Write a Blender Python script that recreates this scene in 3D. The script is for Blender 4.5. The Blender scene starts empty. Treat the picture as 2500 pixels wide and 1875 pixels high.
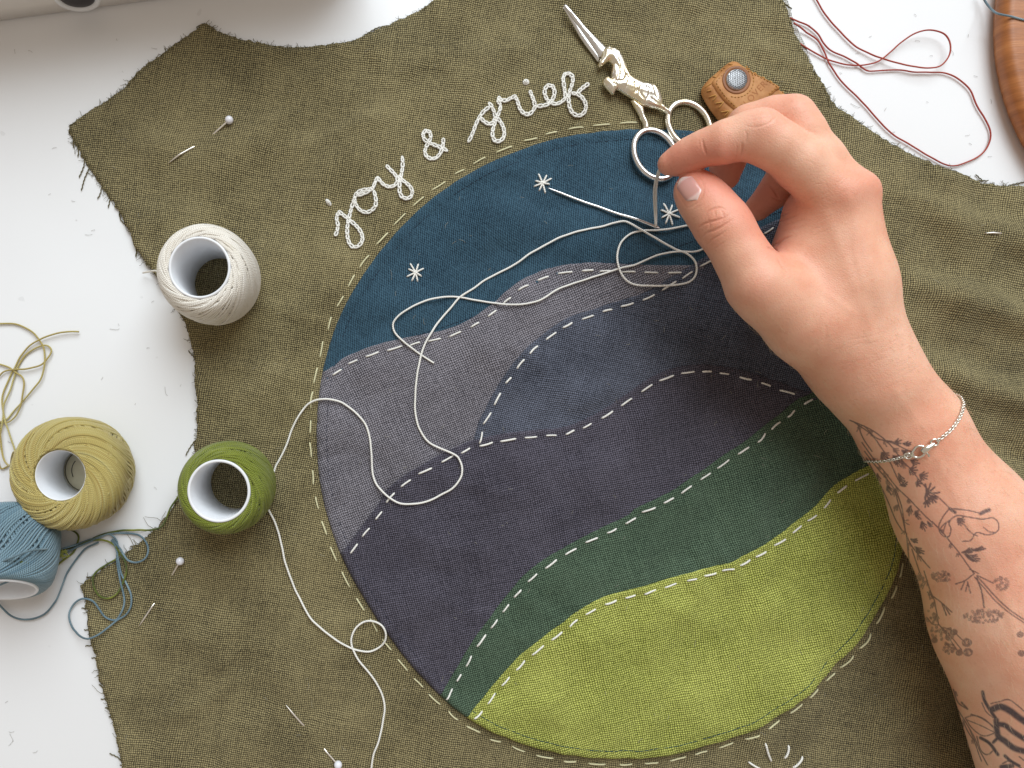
import bpy, bmesh, math, random
import numpy as np
from mathutils import Vector, Matrix, geometry

random.seed(7)
RNG = np.random.default_rng(11)
SC = bpy.context.scene
COL = SC.collection

# ------------------------------------------------------------------ camera, world, lights, exposure
K = 4800.0                 # photo pixels per metre on the table
CAM_H = 0.36               # the phone is held 36 cm above the table
NX, NY = 950.0, 1010.0     # the point of the photo straight under the lens
def W(px, py): return (px - 1250.0) / K, (937.5 - py) / K
CX, CY = W(NX, NY)
cam = bpy.data.cameras.new('camera'); cam_o = bpy.data.objects.new('camera', cam); COL.objects.link(cam_o)
cam_o.location = (CX, CY, CAM_H)
cam.sensor_fit = 'HORIZONTAL'; cam.sensor_width = 36.0
cam.lens = 36.0 * CAM_H / (2500.0 / K)
cam.shift_x = (1250.0 - NX) / 2500.0
cam.shift_y = (NY - 937.5) / 2500.0
cam.clip_start = 0.01; cam.clip_end = 20.0
SC.camera = cam_o

wd = bpy.data.worlds.new('World'); SC.world = wd; wd.use_nodes = True
bg = wd.node_tree.nodes['Background']
bg.inputs['Color'].default_value = (1.0, 0.86, 0.72, 1); bg.inputs['Strength'].default_value = 0.42

def area_light(name, loc, target, sx, sy, power, color):
    l = bpy.data.lights.new(name, 'AREA'); l.shape = 'RECTANGLE'; l.size = sx; l.size_y = sy
    l.energy = power; l.color = color
    o = bpy.data.objects.new(name, l); COL.objects.link(o); o.location = loc
    o.rotation_euler = (Vector(target) - Vector(loc)).to_track_quat('-Z', 'Y').to_euler()
    return o
area_light('window_light', (0.45, 1.75, 1.95), (0.0, 0.0, 0.0), 2.0, 2.0, 88.0, (0.86, 0.945, 1.0))

SC.view_settings.view_transform = 'Standard'; SC.view_settings.look = 'None'
SC.view_settings.exposure = 0.0; SC.view_settings.gamma = 1.0; SC.view_settings.use_curve_mapping = False
SC.cycles.use_denoising = True
SC.cycles.max_bounces = 8; SC.cycles.diffuse_bounces = 4; SC.cycles.glossy_bounces = 4

# ------------------------------------------------------------------ helpers
def Z(x0, y0, s, pts): return [(x0 + p[0] * s, y0 + p[1] * s) for p in pts]
def z1(p): return Z(1500, 200, .45208, p)
def r1(p): return Z(900, 450, .45208, p)
def r2(p): return Z(1900, 900, .5877, p)
def r3(p): return Z(0, 550, .33906, p)
def r4(p): return Z(0, 1000, .33906, p)
def r5(p): return Z(750, 150, .33906, p)
def r6(p): return Z(1350, 0, .27125, p)
def r7(p): return Z(1700, 0, .36166, p)
def r8(p): return Z(0, 0, .45208, p)
def q2(p): return Z(600, 1125, .45208, p)
def q3(p): return Z(1500, 1125, .45208, p)
def q4(p): return Z(150, 1125, .45208, p)
def q5(p): return Z(600, 650, .36166, p)
def t6(p): return Z(2050, 950, .27125, p)
def t7(p): return Z(2150, 1400, .28642, p)
def dd(p): return Z(0, 0, 1.13020, p)

def w2(pts):
    a = np.asarray(pts, float)
    return np.stack([(a[:, 0] - 1250.0) / K, (937.5 - a[:, 1]) / K], 1)
def at(px, py, z):
    """world point at height z (metres) seen at photo pixel px, py"""
    gx, gy = W(px, py); f = (CAM_H - z) / CAM_H
    return np.array([CX + (gx - CX) * f, CY + (gy - CY) * f, z])
def to_px(V):
    f = CAM_H / (CAM_H - V[:, 2])
    gx = CX + (V[:, 0] - CX) * f; gy = CY + (V[:, 1] - CY) * f
    return np.stack([gx * K + 1250.0, 937.5 - gy * K], 1)

def catmull(P, n=8, closed=False):
    P = np.asarray(P, float)
    if closed: Q = np.vstack([P[-1], P, P[0], P[1]])
    else: Q = np.vstack([2 * P[0] - P[1], P, 2 * P[-1] - P[-2]])
    t = np.linspace(0, 1, n, endpoint=False)[:, None]
    out = []
    for i in range(1, len(Q) - 2):
        a, b, c, d = Q[i - 1], Q[i], Q[i + 1], Q[i + 2]
        out.append(.5 * ((2 * b) + (-a + c) * t + (2 * a - 5 * b + 4 * c - d) * t ** 2 + (-a + 3 * b - 3 * c + d) * t ** 3))
    out = np.vstack(out)
    if not closed: out = np.vstack([out, P[-1]])
    return out
def resample(P, step, closed=False):
    P = np.asarray(P, float)
    if closed: P = np.vstack([P, P[0]])
    L = np.r_[0, np.cumsum(np.linalg.norm(np.diff(P, axis=0), axis=1))]
    n = max(2, int(round(L[-1] / step)))
    s = np.linspace(0, L[-1], n + 1)
    if closed: s = s[:-1]
    return np.stack([np.interp(s, L, P[:, k]) for k in range(P.shape[1])], 1)
def seg_dist(P, A, closed=False):
    """distance of points P (n,2) from polyline A"""
    A = np.asarray(A, float)
    B = np.roll(A, -1, 0) if closed else A[1:]
    A0 = A if closed else A[:-1]
    d = B - A0; l2 = np.maximum((d ** 2).sum(1), 1e-18)
    out = np.empty(len(P)); chunk = max(16, 60000 // max(1, len(A0)))
    for i in range(0, len(P), chunk):
        p = P[i:i + chunk, None, :] - A0[None]
        t = np.clip((p * d).sum(2) / l2, 0, 1)
        out[i:i + chunk] = np.sqrt(((p - t[..., None] * d) ** 2).sum(2).min(1))
    return out
def in_poly(P, A):
    P = np.asarray(P, float); A = np.asarray(A, float); B = np.roll(A, -1, 0)
    k = A[:, 1] != B[:, 1]; A, B = A[k], B[k]
    sl = (B[:, 0] - A[:, 0]) / (B[:, 1] - A[:, 1]); out = np.empty(len(P), bool)
    n = max(1, int(3e6 / max(len(A), 1)))
    for i in range(0, len(P), n):
        x, y = P[i:i + n, :1], P[i:i + n, 1:2]
        m = (A[None, :, 1] > y) != (B[None, :, 1] > y)
        m &= x < sl[None] * (y - A[None, :, 1]) + A[None, :, 0]
        out[i:i + n] = (m.sum(1) & 1).astype(bool)
    return out
def sstep(a, b, x):
    t = np.clip((x - a) / (b - a), 0, 1); return t * t * (3 - 2 * t)

def mesh(name, V, F, uv=None, smooth=True):
    V = np.asarray(V, np.float32); me = bpy.data.meshes.new(name)
    if isinstance(F, np.ndarray):
        nf, k = F.shape
        me.vertices.add(len(V)); me.vertices.foreach_set('co', V.ravel())
        me.loops.add(nf * k); me.loops.foreach_set('vertex_index', F.astype(np.int32).ravel())
        me.polygons.add(nf); me.polygons.foreach_set('loop_start', np.arange(0, nf * k, k, dtype=np.int32))
        me.update(calc_edges=True)
    else:
        me.from_pydata(V.tolist(), [], F)
    if uv is not None:
        lay = me.uv_layers.new(name='UVMap'); lay.data.foreach_set('uv', np.asarray(uv, np.float32).ravel())
    me.polygons.foreach_set('use_smooth', np.full(len(me.polygons), smooth))
    me.validate(); me.update()
    return me
def link(name, me, mat=None, parent=None):
    o = bpy.data.objects.new(name, me); COL.objects.link(o)
    if mat is not None and me is not None and not me.materials: me.materials.append(mat)
    if parent is not None:
        o.parent = parent      # vertices are in world metres: undo the root's own offset
        if parent.parent is None: o.matrix_parent_inverse = Matrix.Translation(-parent.location)
    return o
def obj(name, V, F, mat, parent=None, uv=None, smooth=True):
    return link(name, mesh(name, V, F, uv, smooth), mat, parent)
def tag(o, label, cat, group=None, kind=None):
    if label: o['label'] = label
    if cat: o['category'] = cat
    if group: o['group'] = group
    if kind: o['kind'] = kind
    return o
def thing(name, loc, label, cat, group=None):
    o = bpy.data.objects.new(name, None); COL.objects.link(o); o.location = loc; o.empty_display_size = .01
    return tag(o, label, cat, group)

def tube(P, r, sides=8, closed=False, caps=True, squash=None):
    """sweep a round section along P; returns V, F, UV (u = millimetres along, v = turn)"""
    P = np.asarray(P, float); n = len(P)
    r = np.broadcast_to(np.asarray(r, float), (n,))
    T = (np.roll(P, -1, 0) - np.roll(P, 1, 0)) if closed else np.gradient(P, axis=0)
    T /= np.maximum(np.linalg.norm(T, axis=1, keepdims=True), 1e-12)
    N = np.empty_like(P)
    up = np.array([0, 0, 1.]) if abs(T[0, 2]) < .9 else np.array([1., 0, 0])
    v = up - T[0] * up.dot(T[0]); v /= np.linalg.norm(v); N[0] = v
    for i in range(1, n):
        v = v - T[i] * v.dot(T[i]); l = math.sqrt(v.dot(v))
        v = v / l if l > 1e-9 else N[i - 1]
        N[i] = v
    if closed:
        B0 = np.cross(T[0], N[0]); ve = N[-1] - T[0] * N[-1].dot(T[0])
        ang = math.atan2(ve.dot(B0), ve.dot(N[0])); k = -ang * np.arange(n) / n
        Bn = np.cross(T, N); N = N * np.cos(k)[:, None] + Bn * np.sin(k)[:, None]
    B = np.cross(T, N)
    a = np.arange(sides) * 2 * math.pi / sides
    ca, sa = np.cos(a), np.sin(a)
    V = P[:, None] + r[:, None, None] * (N[:, None] * ca[None, :, None] + B[:, None] * sa[None, :, None])
    V = V.reshape(-1, 3)
    if squash is not None: pass
    m = n if closed else n - 1
    i = np.arange(m)[:, None]; j = np.arange(sides)[None]
    i2 = (i + 1) % n; j2 = (j + 1) % sides
    F = np.stack([i * sides + j, i * sides + j2, i2 * sides + j2, i2 * sides + j], 2).reshape(-1, 4)
    L = np.r_[0, np.cumsum(np.linalg.norm(np.diff(np.vstack([P, P[:1]]), axis=0), axis=1))] * 1000
    u0 = np.broadcast_to(L[i], (m, sides)); u1 = np.broadcast_to(L[i + 1], (m, sides))
    v0 = np.broadcast_to(j / sides, (m, sides)); v1 = np.broadcast_to((j + 1) / sides, (m, sides))
    UV = np.stack([np.stack([u0, v0], 2), np.stack([u0, v1], 2), np.stack([u1, v1], 2), np.stack([u1, v0], 2)], 2).reshape(-1, 2)
    if caps and not closed:
        V = np.vstack([V, P[0], P[-1]]); c0, c1 = n * sides, n * sides + 1
        jj = np.arange(sides); e = (n - 1) * sides
        f0 = np.stack([np.full(sides, c0), (jj + 1) % sides, jj, jj], 1)
        f1 = np.stack([np.full(sides, c1), e + jj, e + (jj + 1) % sides, e + (jj + 1) % sides], 1)
        F = [tuple(f) for f in F.tolist()] + [tuple(f[:3]) for f in f0.tolist()] + [tuple(f[:3]) for f in f1.tolist()]
        UV = np.vstack([UV, np.zeros((sides * 6, 2))])
    return V, F, UV
def joined(parts):
    """join (V, F, UV) triples"""
    Vs, Fs, Us, off = [], [], [], 0
    for V, F, U in parts:
        Vs.append(V); Us.append(U)
        Fs += [tuple(i + off for i in f) for f in (F.tolist() if isinstance(F, np.ndarray) else F)]
        off += len(V)
    return np.vstack(Vs), Fs, np.vstack(Us)
def sphere(c, r, nu=20, nv=12, scale=(1, 1, 1)):
    V = []; F = []
    for i in range(nv + 1):
        a = math.pi * i / nv
        for j in range(nu):
            b = 2 * math.pi * j / nu
            V.append((c[0] + r * scale[0] * math.sin(a) * math.cos(b), c[1] + r * scale[1] * math.sin(a) * math.sin(b), c[2] + r * scale[2] * math.cos(a)))
    for i in range(nv):
        for j in range(nu):
            F.append((i * nu + j, (i + 1) * nu + j, (i + 1) * nu + (j + 1) % nu, i * nu + (j + 1) % nu))
    return np.array(V), F, np.zeros((len(F) * 4, 2))
def lathe(prof, n=64, axis_c=(0, 0, 0), closed_prof=False):
    """prof: list of (r, z)"""
    m = len(prof); V = []; F = []
    for (r, z) in prof:
        for j in range(n):
            a = 2 * math.pi * j / n; V.append((axis_c[0] + r * math.cos(a), axis_c[1] + r * math.sin(a), axis_c[2] + z))
    mm = m if closed_prof else m - 1
    for i in range(mm):
        i2 = (i + 1) % m
        for j in range(n):
            F.append((i * n + j, i * n + (j + 1) % n, i2 * n + (j + 1) % n, i2 * n + j))
    return np.array(V), F, np.zeros((len(F) * 4, 2))

def cdt(loop, pts):
    """triangles filling loop (m,2) with inner points"""
    vs = [Vector((float(a), float(b))) for a, b in loop] + [Vector((float(a), float(b))) for a, b in pts]
    m = len(loop); e = [(i, (i + 1) % m) for i in range(m)]
    r = geometry.delaunay_2d_cdt(vs, e, [], 1, 1e-7)
    V = np.array([(v.x, v.y) for v in r[0]]); F = [tuple(f) for f in r[2]]
    out = []
    for f in F:
        a, b, c = V[f[0]], V[f[1]], V[f[2]]
        ar = (b[0] - a[0]) * (c[1] - a[1]) - (b[1] - a[1]) * (c[0] - a[0])
        if abs(ar) < 1e-13: continue
        out.append(f if ar > 0 else (f[0], f[2], f[1]))
    out = np.array(out)
    return V, out[in_poly(V[out].mean(1), loop)]
def fill(loop, step, rings=(), jitter=.25):
    loop = np.asarray(loop, float)
    lo, hi = loop.min(0), loop.max(0)
    gx = np.arange(lo[0] + step / 2, hi[0], step); gy = np.arange(lo[1] + step / 2, hi[1], step)
    g = np.stack(np.meshgrid(gx, gy), 2).reshape(-1, 2)
    g = g + RNG.uniform(-jitter, jitter, g.shape) * step
    g = g[in_poly(g, loop)]
    dmin = max([0] + list(rings)) + step * .55
    g = g[seg_dist(g, loop, True) > dmin]
    extra = []
    if rings:
        T = np.roll(loop, -1, 0) - np.roll(loop, 1, 0)
        Nn = np.stack([-T[:, 1], T[:, 0]], 1) / np.maximum(np.linalg.norm(T, axis=1, keepdims=True), 1e-12)
        test = loop[:50] + Nn[:50] * 1e-4
        if in_poly(test, loop).mean() < .5: Nn = -Nn
        for d in rings:
            q = loop + Nn * d
            q = q[in_poly(q, loop)]
            q = q[seg_dist(q, loop, True) > d * .93]
            extra.append(q)
    pts = np.vstack([g] + extra) if extra else g
    return cdt(loop, pts)

# ------------------------------------------------------------------ materials
def newmat(name):
    m = bpy.data.materials.new(name); m.use_nodes = True
    nt = m.node_tree; b = nt.nodes['Principled BSDF']
    return m, nt, b
class NB:
    def __init__(s, nt): s.nt = nt
    def n(s, t, **kw):
        x = s.nt.nodes.new(t)
        for k, v in kw.items(): setattr(x, k, v)
        return x
    def l(s, a, b): s.nt.links.new(a, b)
    def math(s, op, a, b=None, c=None):
        x = s.n('ShaderNodeMath', operation=op)
        for i, v in enumerate((a, b, c)):
            if v is None: continue
            if isinstance(v, (int, float)): x.inputs[i].default_value = v
            else: s.l(v, x.inputs[i])
        return x.outputs[0]
    def noise(s, vec, scale, detail=2, rough=.5, dim='3D'):
        x = s.n('ShaderNodeTexNoise', noise_dimensions=dim)
        x.inputs['Scale'].default_value = scale; x.inputs['Detail'].default_value = detail; x.inputs['Roughness'].default_value = rough
        if vec is not None: s.l(vec, x.inputs['Vector'])
        return x
    def ramp(s, fac, stops):
        x = s.n('ShaderNodeValToRGB'); e = x.color_ramp.elements
        while len(e) < len(stops): e.new(.5)
        for k, (p, c) in enumerate(stops): e[k].position = p; e[k].color = (*c, 1) if len(c) == 3 else c
        s.l(fac, x.inputs[0]); return x.outputs[0]
    def mix(s, mode, fac, a, b):
        x = s.n('ShaderNodeMix', data_type='RGBA', blend_type=mode)
        for k, v in ((0, fac), (6, a), (7, b)):
            if isinstance(v, (int, float)): x.inputs[k].default_value = v
            elif isinstance(v, tuple): x.inputs[k].default_value = (*v, 1)
            else: s.l(v, x.inputs[k])
        return x.outputs[2]
    def bump(s, h, dist, strength=1.0, normal=None):
        x = s.n('ShaderNodeBump'); x.inputs['Distance'].default_value = dist; x.inputs['Strength'].default_value = strength
        s.l(h, x.inputs['Height'])
        if normal is not None: s.l(normal, x.inputs['Normal'])
        return x.outputs[0]
    def maprange(s, v, a, b, c, d):
        x = s.n('ShaderNodeMapRange'); s.l(v, x.inputs[0])
        for i, q in enumerate((a, b, c, d)): x.inputs[1 + i].default_value = q
        return x.outputs[0]

def srgb(r, g, b):
    f = lambda c: (c / 255 / 12.92) if c / 255 <= .04045 else ((c / 255 + .055) / 1.055) ** 2.4
    return (f(r), f(g), f(b))

def cloth_mat(name, c1, c2, pitch=.00125, angle=8, twill=False, depth=.00055, mottle=.35, yarn=.3, contrast=1.15):
    m, nt, b = newmat(name); B = NB(nt)
    tc = B.n('ShaderNodeTexCoord').outputs['Object']
    lo = B.noise(tc, 14, 2); hi = B.noise(tc, 330, 2)
    va = B.n('ShaderNodeVectorMath', operation='SUBTRACT'); B.l(lo.outputs['Color'], va.inputs[0]); va.inputs[1].default_value = (.5, .5, .5)
    vs = B.n('ShaderNodeVectorMath', operation='SCALE'); B.l(va.outputs[0], vs.inputs[0]); vs.inputs['Scale'].default_value = pitch * 8
    vb = B.n('ShaderNodeVectorMath', operation='SUBTRACT'); B.l(hi.outputs['Color'], vb.inputs[0]); vb.inputs[1].default_value = (.5, .5, .5)
    vt = B.n('ShaderNodeVectorMath', operation='SCALE'); B.l(vb.outputs[0], vt.inputs[0]); vt.inputs['Scale'].default_value = pitch * .95
    ad = B.n('ShaderNodeVectorMath', operation='ADD'); B.l(tc, ad.inputs[0]); B.l(vs.outputs[0], ad.inputs[1])
    ae = B.n('ShaderNodeVectorMath', operation='ADD'); B.l(ad.outputs[0], ae.inputs[0]); B.l(vt.outputs[0], ae.inputs[1])
    mp = B.n('ShaderNodeMapping'); B.l(ae.outputs[0], mp.inputs[0])
    mp.inputs['Rotation'].default_value = (0, 0, math.radians(angle)); mp.inputs['Scale'].default_value = (1 / pitch, 1 / pitch, 0)
    sp = B.n('ShaderNodeSeparateXYZ'); B.l(mp.outputs[0], sp.inputs[0]); u, v = sp.outputs[0], sp.outputs[1]
    su = B.math('SINE', B.math('MULTIPLY', u, math.pi)); sv = B.math('SINE', B.math('MULTIPLY', v, math.pi))
    s = B.math('MULTIPLY', su, sv)
    if twill:
        dg = B.math('SINE', B.math('MULTIPLY', B.math('ADD', u, B.math('MULTIPLY', v, .62)), math.pi * 1.0))
        hgt = B.math('ADD', B.math('MULTIPLY', B.math('POWER', B.math('ABSOLUTE', dg), .7), .75), B.math('MULTIPLY', B.math('ABSOLUTE', sv), .25))
    else:
        au, av = B.math('ABSOLUTE', su), B.math('ABSOLUTE', sv)
        tp = B.math('GREATER_THAN', s, 0.0)
        h1 = B.math('MULTIPLY', B.math('POWER', au, .7), B.math('POWER', av, .25)); h2 = B.math('MULTIPLY', B.math('POWER', av, .7), B.math('POWER', au, .25))
        hgt = B.math('ADD', B.math('MULTIPLY', h1, tp), B.math('MULTIPLY', h2, B.math('SUBTRACT', 1.0, tp)))
    # yarn to yarn differences and slubs
    def stretched(sx, sy, seed):
        q = B.n('ShaderNodeMapping'); B.l(mp.outputs[0], q.inputs[0]); q.inputs['Scale'].default_value = (sx, sy, 1); q.inputs['Location'].default_value = (seed, seed * .37, seed)
        return B.noise(q.outputs[0], 1.0, 2, .6).outputs[0]
    ya = stretched(1.1, .035, 3.1); yb = stretched(.035, 1.1, 9.7)
    top = B.math('GREATER_THAN', s, 0.0)
    yv = B.math('ADD', B.math('MULTIPLY', ya, top), B.math('MULTIPLY', yb, B.math('SUBTRACT', 1.0, top)))
    yv = B.math('ADD', B.math('MULTIPLY', yv, .6), B.math('MULTIPLY', B.math('ADD', ya, yb), .2))
    mo = B.noise(tc, 26, 4, .6).outputs[0]
    fz = B.noise(tc, 900, 2, .7).outputs[0]
    f = B.math('ADD', B.math('MULTIPLY', B.math('SUBTRACT', mo, .5), mottle * 2), B.math('MULTIPLY', B.math('SUBTRACT', yv, .5), yarn * 3))
    f = B.math('ADD', f, B.math('MULTIPLY', B.math('SUBTRACT', fz, .5), 1.2))
    f = B.math('ADD', f, B.math('MULTIPLY', B.math('SUBTRACT', hgt, .6), contrast))  # gaps between yarns darkened in the colour, standing in for their shade
    f = B.math('ADD', f, .5)
    cl = B.ramp(f, [(0.0, c1), (1.0, c2)])
    B.l(cl, b.inputs['Base Color'])
    b.inputs['Roughness'].default_value = .92; b.inputs['Specular IOR Level'].default_value = .15
    b.inputs['Sheen Weight'].default_value = .06; b.inputs['Sheen Roughness'].default_value = .5
    hh = B.math('ADD', hgt, B.math('MULTIPLY', fz, .35))
    B.l(B.bump(hh, depth, 1.0), b.inputs['Normal'])
    return m

def thread_mat(name, stops, twist=1.7, rough=.6, sheen=.2, depth=.00018, lenscale=.02, groove=.42):
    m, nt, b = newmat(name); B = NB(nt)
    uv = B.n('ShaderNodeUVMap').outputs[0]
    sp = B.n('ShaderNodeSeparateXYZ'); B.l(uv, sp.inputs[0])
    ph = B.math('ADD', B.math('DIVIDE', sp.outputs[0], twist), sp.outputs[1])
    tw = B.math('ABSOLUTE', B.math('SINE', B.math('MULTIPLY', ph, math.pi * 2)))
    cx = B.n('ShaderNodeCombineXYZ'); B.l(B.math('MULTIPLY', sp.outputs[0], lenscale), cx.inputs[0])
    nn = B.noise(cx.outputs[0], 1.0, 2).outputs[0]
    nn = B.maprange(nn, .3, .7, 0, 1)
    col = B.ramp(nn, stops)
    dk = B.math('ADD', 1 - groove, B.math('MULTIPLY', B.math('POWER', tw, .6), groove))  # shade between the plies put into the base colour
    cc = B.n('ShaderNodeCombineXYZ')
    for k in range(3): B.l(dk, cc.inputs[k])
    B.l(B.mix('MULTIPLY', 1.0, col, cc.outputs[0]), b.inputs['Base Color'])
    b.inputs['Roughness'].default_value = rough; b.inputs['Specular IOR Level'].default_value = .3
    b.inputs['Sheen Weight'].default_value = sheen; b.inputs['Sheen Roughness'].default_value = .4
    B.l(B.bump(tw, depth, 1.0), b.inputs['Normal'])
    return m

def plain_mat(name, c, rough=.5, spec=.5, metal=0, var=.06, scale=200, bump=0, coat=0):
    m, nt, b = newmat(name); B = NB(nt)
    tc = B.n('ShaderNodeTexCoord').outputs['Object']
    nz = B.noise(tc, scale, 3, .6).outputs[0]
    B.l(B.ramp(nz, [(.3, tuple(x * (1 - var) for x in c)), (.7, tuple(min(1, x * (1 + var)) for x in c))]), b.inputs['Base Color'])
    B.l(B.maprange(nz, .3, .7, rough * .85, min(1, rough * 1.15)), b.inputs['Roughness'])
    b.inputs['Specular IOR Level'].default_value = spec; b.inputs['Metallic'].default_value = metal
    b.inputs['Coat Weight'].default_value = coat
    if bump: B.l(B.bump(nz, bump, 1.0), b.inputs['Normal'])
    return m

M = {}
M['olive'] = cloth_mat('olive_linen', srgb(47, 41, 25), srgb(168, 155, 114), .00102, 10, mottle=.46)
M['sky'] = cloth_mat('blue_twill', srgb(12, 31, 47), srgb(66, 96, 114), .00110, 28, twill=True, mottle=.36, yarn=.22, depth=.0004)
M['hill_a'] = cloth_mat('grey_linen', srgb(48, 46, 54), srgb(154, 150, 158), .00108, -22, mottle=.26)
M['hill_b'] = cloth_mat('slate_linen', srgb(29, 33, 44), srgb(114, 119, 135), .00100, 14, mottle=.5)
M['hill_c'] = cloth_mat('plum_grey_linen', srgb(30, 28, 39), srgb(106, 102, 115), .00104, -12, mottle=.36)
M['green'] = cloth_mat('forest_green_linen', srgb(29, 48, 36), srgb(102, 124, 102), .00104, -16, mottle=.32)
M['lime'] = cloth_mat('lime_linen', srgb(92, 100, 18), srgb(204, 209, 112), .00108, -14, mottle=.36, yarn=.22)
M['lining'] = cloth_mat('white_lining', srgb(190, 188, 182), srgb(235, 233, 228), .0009, 10, mottle=.1, yarn=.1)
M['white_thread'] = thread_mat('white_cotton', [(0, srgb(242, 240, 232)), (1, srgb(251, 249, 244))], 1.9, depth=.0002, groove=.14)
M['cream_thread'] = thread_mat('cream_cotton', [(0, srgb(218, 212, 164)), (1, srgb(236, 231, 196))], 1.6, groove=.2)
M['ecru_thread'] = thread_mat('ecru_pearl_cotton', [(0, srgb(238, 230, 216)), (1, srgb(249, 245, 238))], 1.7, rough=.45, groove=.28)
M['yellow_thread'] = thread_mat('straw_pearl_cotton', [(0, srgb(182, 156, 86)), (.5, srgb(202, 184, 112)), (1, srgb(216, 206, 144))], 1.7, rough=.33, depth=.0003)
M['green_thread'] = thread_mat('leaf_green_pearl_cotton', [(0, srgb(112, 124, 36)), (1, srgb(150, 160, 68))], 1.7, rough=.33, depth=.0003)
M['blue_thread'] = thread_mat('blue_grey_pearl_cotton', [(0, srgb(108, 140, 158)), (1, srgb(150, 178, 190))], 1.7, rough=.33, depth=.0003)
M['dusty_thread'] = thread_mat('dusty_blue_green_pearl_cotton', [(0, srgb(84, 104, 112)), (.5, srgb(110, 134, 146)), (1, srgb(150, 176, 188))], 1.7, rough=.45, lenscale=.05)
M['moss_thread'] = thread_mat('variegated_moss_pearl_cotton', [(0, srgb(60, 66, 50)), (.5, srgb(96, 108, 44)), (1, srgb(158, 160, 60))], 1.7, rough=.45, lenscale=.06)
M['red_thread'] = thread_mat('brick_red_pearl_cotton', [(0, srgb(168, 56, 44)), (1, srgb(190, 84, 66))], 1.5, rough=.5)
M['fibre'] = plain_mat('olive_fibre', srgb(96, 88, 58), .9, .1)
M['seam'] = plain_mat('teal_seam_thread', srgb(44, 70, 74), .8, .2)
M['steel'] = plain_mat('polished_steel', (.80, .795, .79), .22, .5, 1.0, .03, 60)
M['pin_steel'] = plain_mat('nickel_pin', (.90, .86, .80), .38, .5, 1.0, .03, 60)
M['pin_head'] = plain_mat('pearl_pin_head', srgb(232, 232, 240), .22, .5, 0, .01, 60, coat=.3)
M['tube'] = plain_mat('white_plastic_tube', srgb(232, 234, 238), .42, .4, 0, .01, 60)

# ------------------------------------------------------------------ outlines, in photo pixels
GARMENT = (r8([(1110, 140), (1060, 170), (900, 275), (740, 410), (620, 520), (450, 635), (375, 700), (400, 760), (480, 900), (550, 1010), (620, 1100), (700, 1240), (740, 1340), (800, 1430)])
    + r3([(1115, 335), (1180, 440), (1300, 640), (1340, 720), (1375, 850), (1405, 960), (1417, 1080), (1428, 1200), (1435, 1280), (1425, 1400), (1415, 1500), (1402, 1600)])
    + r4([(1395, 330), (1290, 640), (1200, 770), (1080, 900), (900, 1040), (700, 1180), (602, 1258), (612, 1340), (640, 1480)])
    + q4([(160, 900), (190, 1020), (210, 1130), (230, 1220), (270, 1350), (295, 1440), (310, 1520), (330, 1600), (345, 1660)])
    + [(330, 2010), (1200, 2015), (2080, 2010), (2700, 2000), (2710, 1200), (2700, 475)]
    + r7([(2212, 1265), (2000, 1250), (1850, 1220), (1700, 1170), (1550, 1100), (1400, 1020), (1250, 940), (1130, 850), (1000, 760), (920, 700), (840, 590), (790, 520), (740, 420), (690, 310), (640, 200), (600, 110), (560, 0)])
    + [(1870, -80), (1500, -95), (1180, -70), (1074, 0)]
    + r8([(2212, 90), (2100, 140), (2000, 190), (1950, 215), (1870, 240), (1740, 255), (1620, 260), (1500, 258), (1400, 240), (1280, 215), (1180, 175)]))
CIRCLE = dd([(1365, 284), (1300, 286), (1200, 301), (1100, 336), (1000, 385), (905, 455), (830, 535), (770, 620), (730, 695), (704, 775), (690, 850), (685, 950), (692, 1040), (712, 1130), (747, 1220), (792, 1300), (850, 1385), (915, 1465), (1000, 1540), (1095, 1592), (1180, 1619), (1300, 1635), (1420, 1630), (1530, 1605), (1620, 1570), (1700, 1520), (1780, 1450), (1850, 1370), (1900, 1290), (1930, 1210),
    (1943, 1100), (1938, 980), (1925, 850), (1898, 710), (1850, 580), (1770, 455), (1680, 368), (1580, 312), (1470, 288)])
CIRCLE = resample(catmull(CIRCLE, 10, True), 3.0, True)
GAR_S = resample(catmull(GARMENT, 3, True), 4.0, True)
CIRC_W = w2(CIRCLE); GAR_W = w2(GAR_S)

E_HA = q5([(545, 705), (600, 668), (660, 620), (760, 575), (860, 540), (960, 512), (1060, 490), (1180, 465), (1300, 440), (1400, 410), (1500, 365), (1600, 300), (1680, 240), (1760, 165), (1850, 100), (1950, 50), (2050, 15)]) \
    + r1([(1040, 440), (1150, 430), (1300, 433), (1450, 437), (1600, 440), (1740, 440), (1900, 420), (2100, 330), (2250, 200), (2330, 120)])
E_HB = r1([(560, 1400), (585, 1300), (625, 1215), (680, 1110), (750, 1000), (830, 900), (920, 825), (1010, 758), (1095, 712), (1200, 680), (1300, 645), (1410, 613), (1510, 575), (1600, 520), (1700, 462), (1790, 405), (1900, 345), (2050, 265), (2200, 195), (2340, 150)])
E_HC = q2([(530, 480), (590, 400), (650, 320), (720, 225)]) \
    + q5([(940, 1520), (1030, 1435), (1130, 1370), (1230, 1310), (1330, 1255), (1430, 1212), (1530, 1170), (1640, 1145), (1800, 1118), (2000, 1098)]) \
    + r1([(1010, 1316), (1100, 1292), (1200, 1247), (1300, 1187), (1400, 1117), (1500, 1047), (1600, 1002), (1700, 980), (1800, 976), (1900, 985), (2000, 1005), (2100, 1035), (2212, 1070), (2340, 1120)])
E_GR = q2([(1035, 1270), (1090, 1180), (1150, 1080), (1220, 960), (1300, 850), (1400, 720), (1500, 600), (1620, 510), (1750, 435), (1900, 360), (2050, 290)]) \
    + q3([(100, 252), (200, 203), (300, 155), (400, 85)]) + r1([(1800, 1530), (1900, 1455), (2000, 1390), (2100, 1310), (2200, 1240)]) \
    + r2([(60, 130), (120, 100), (180, 80), (330, 20), (480, -10)])
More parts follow.
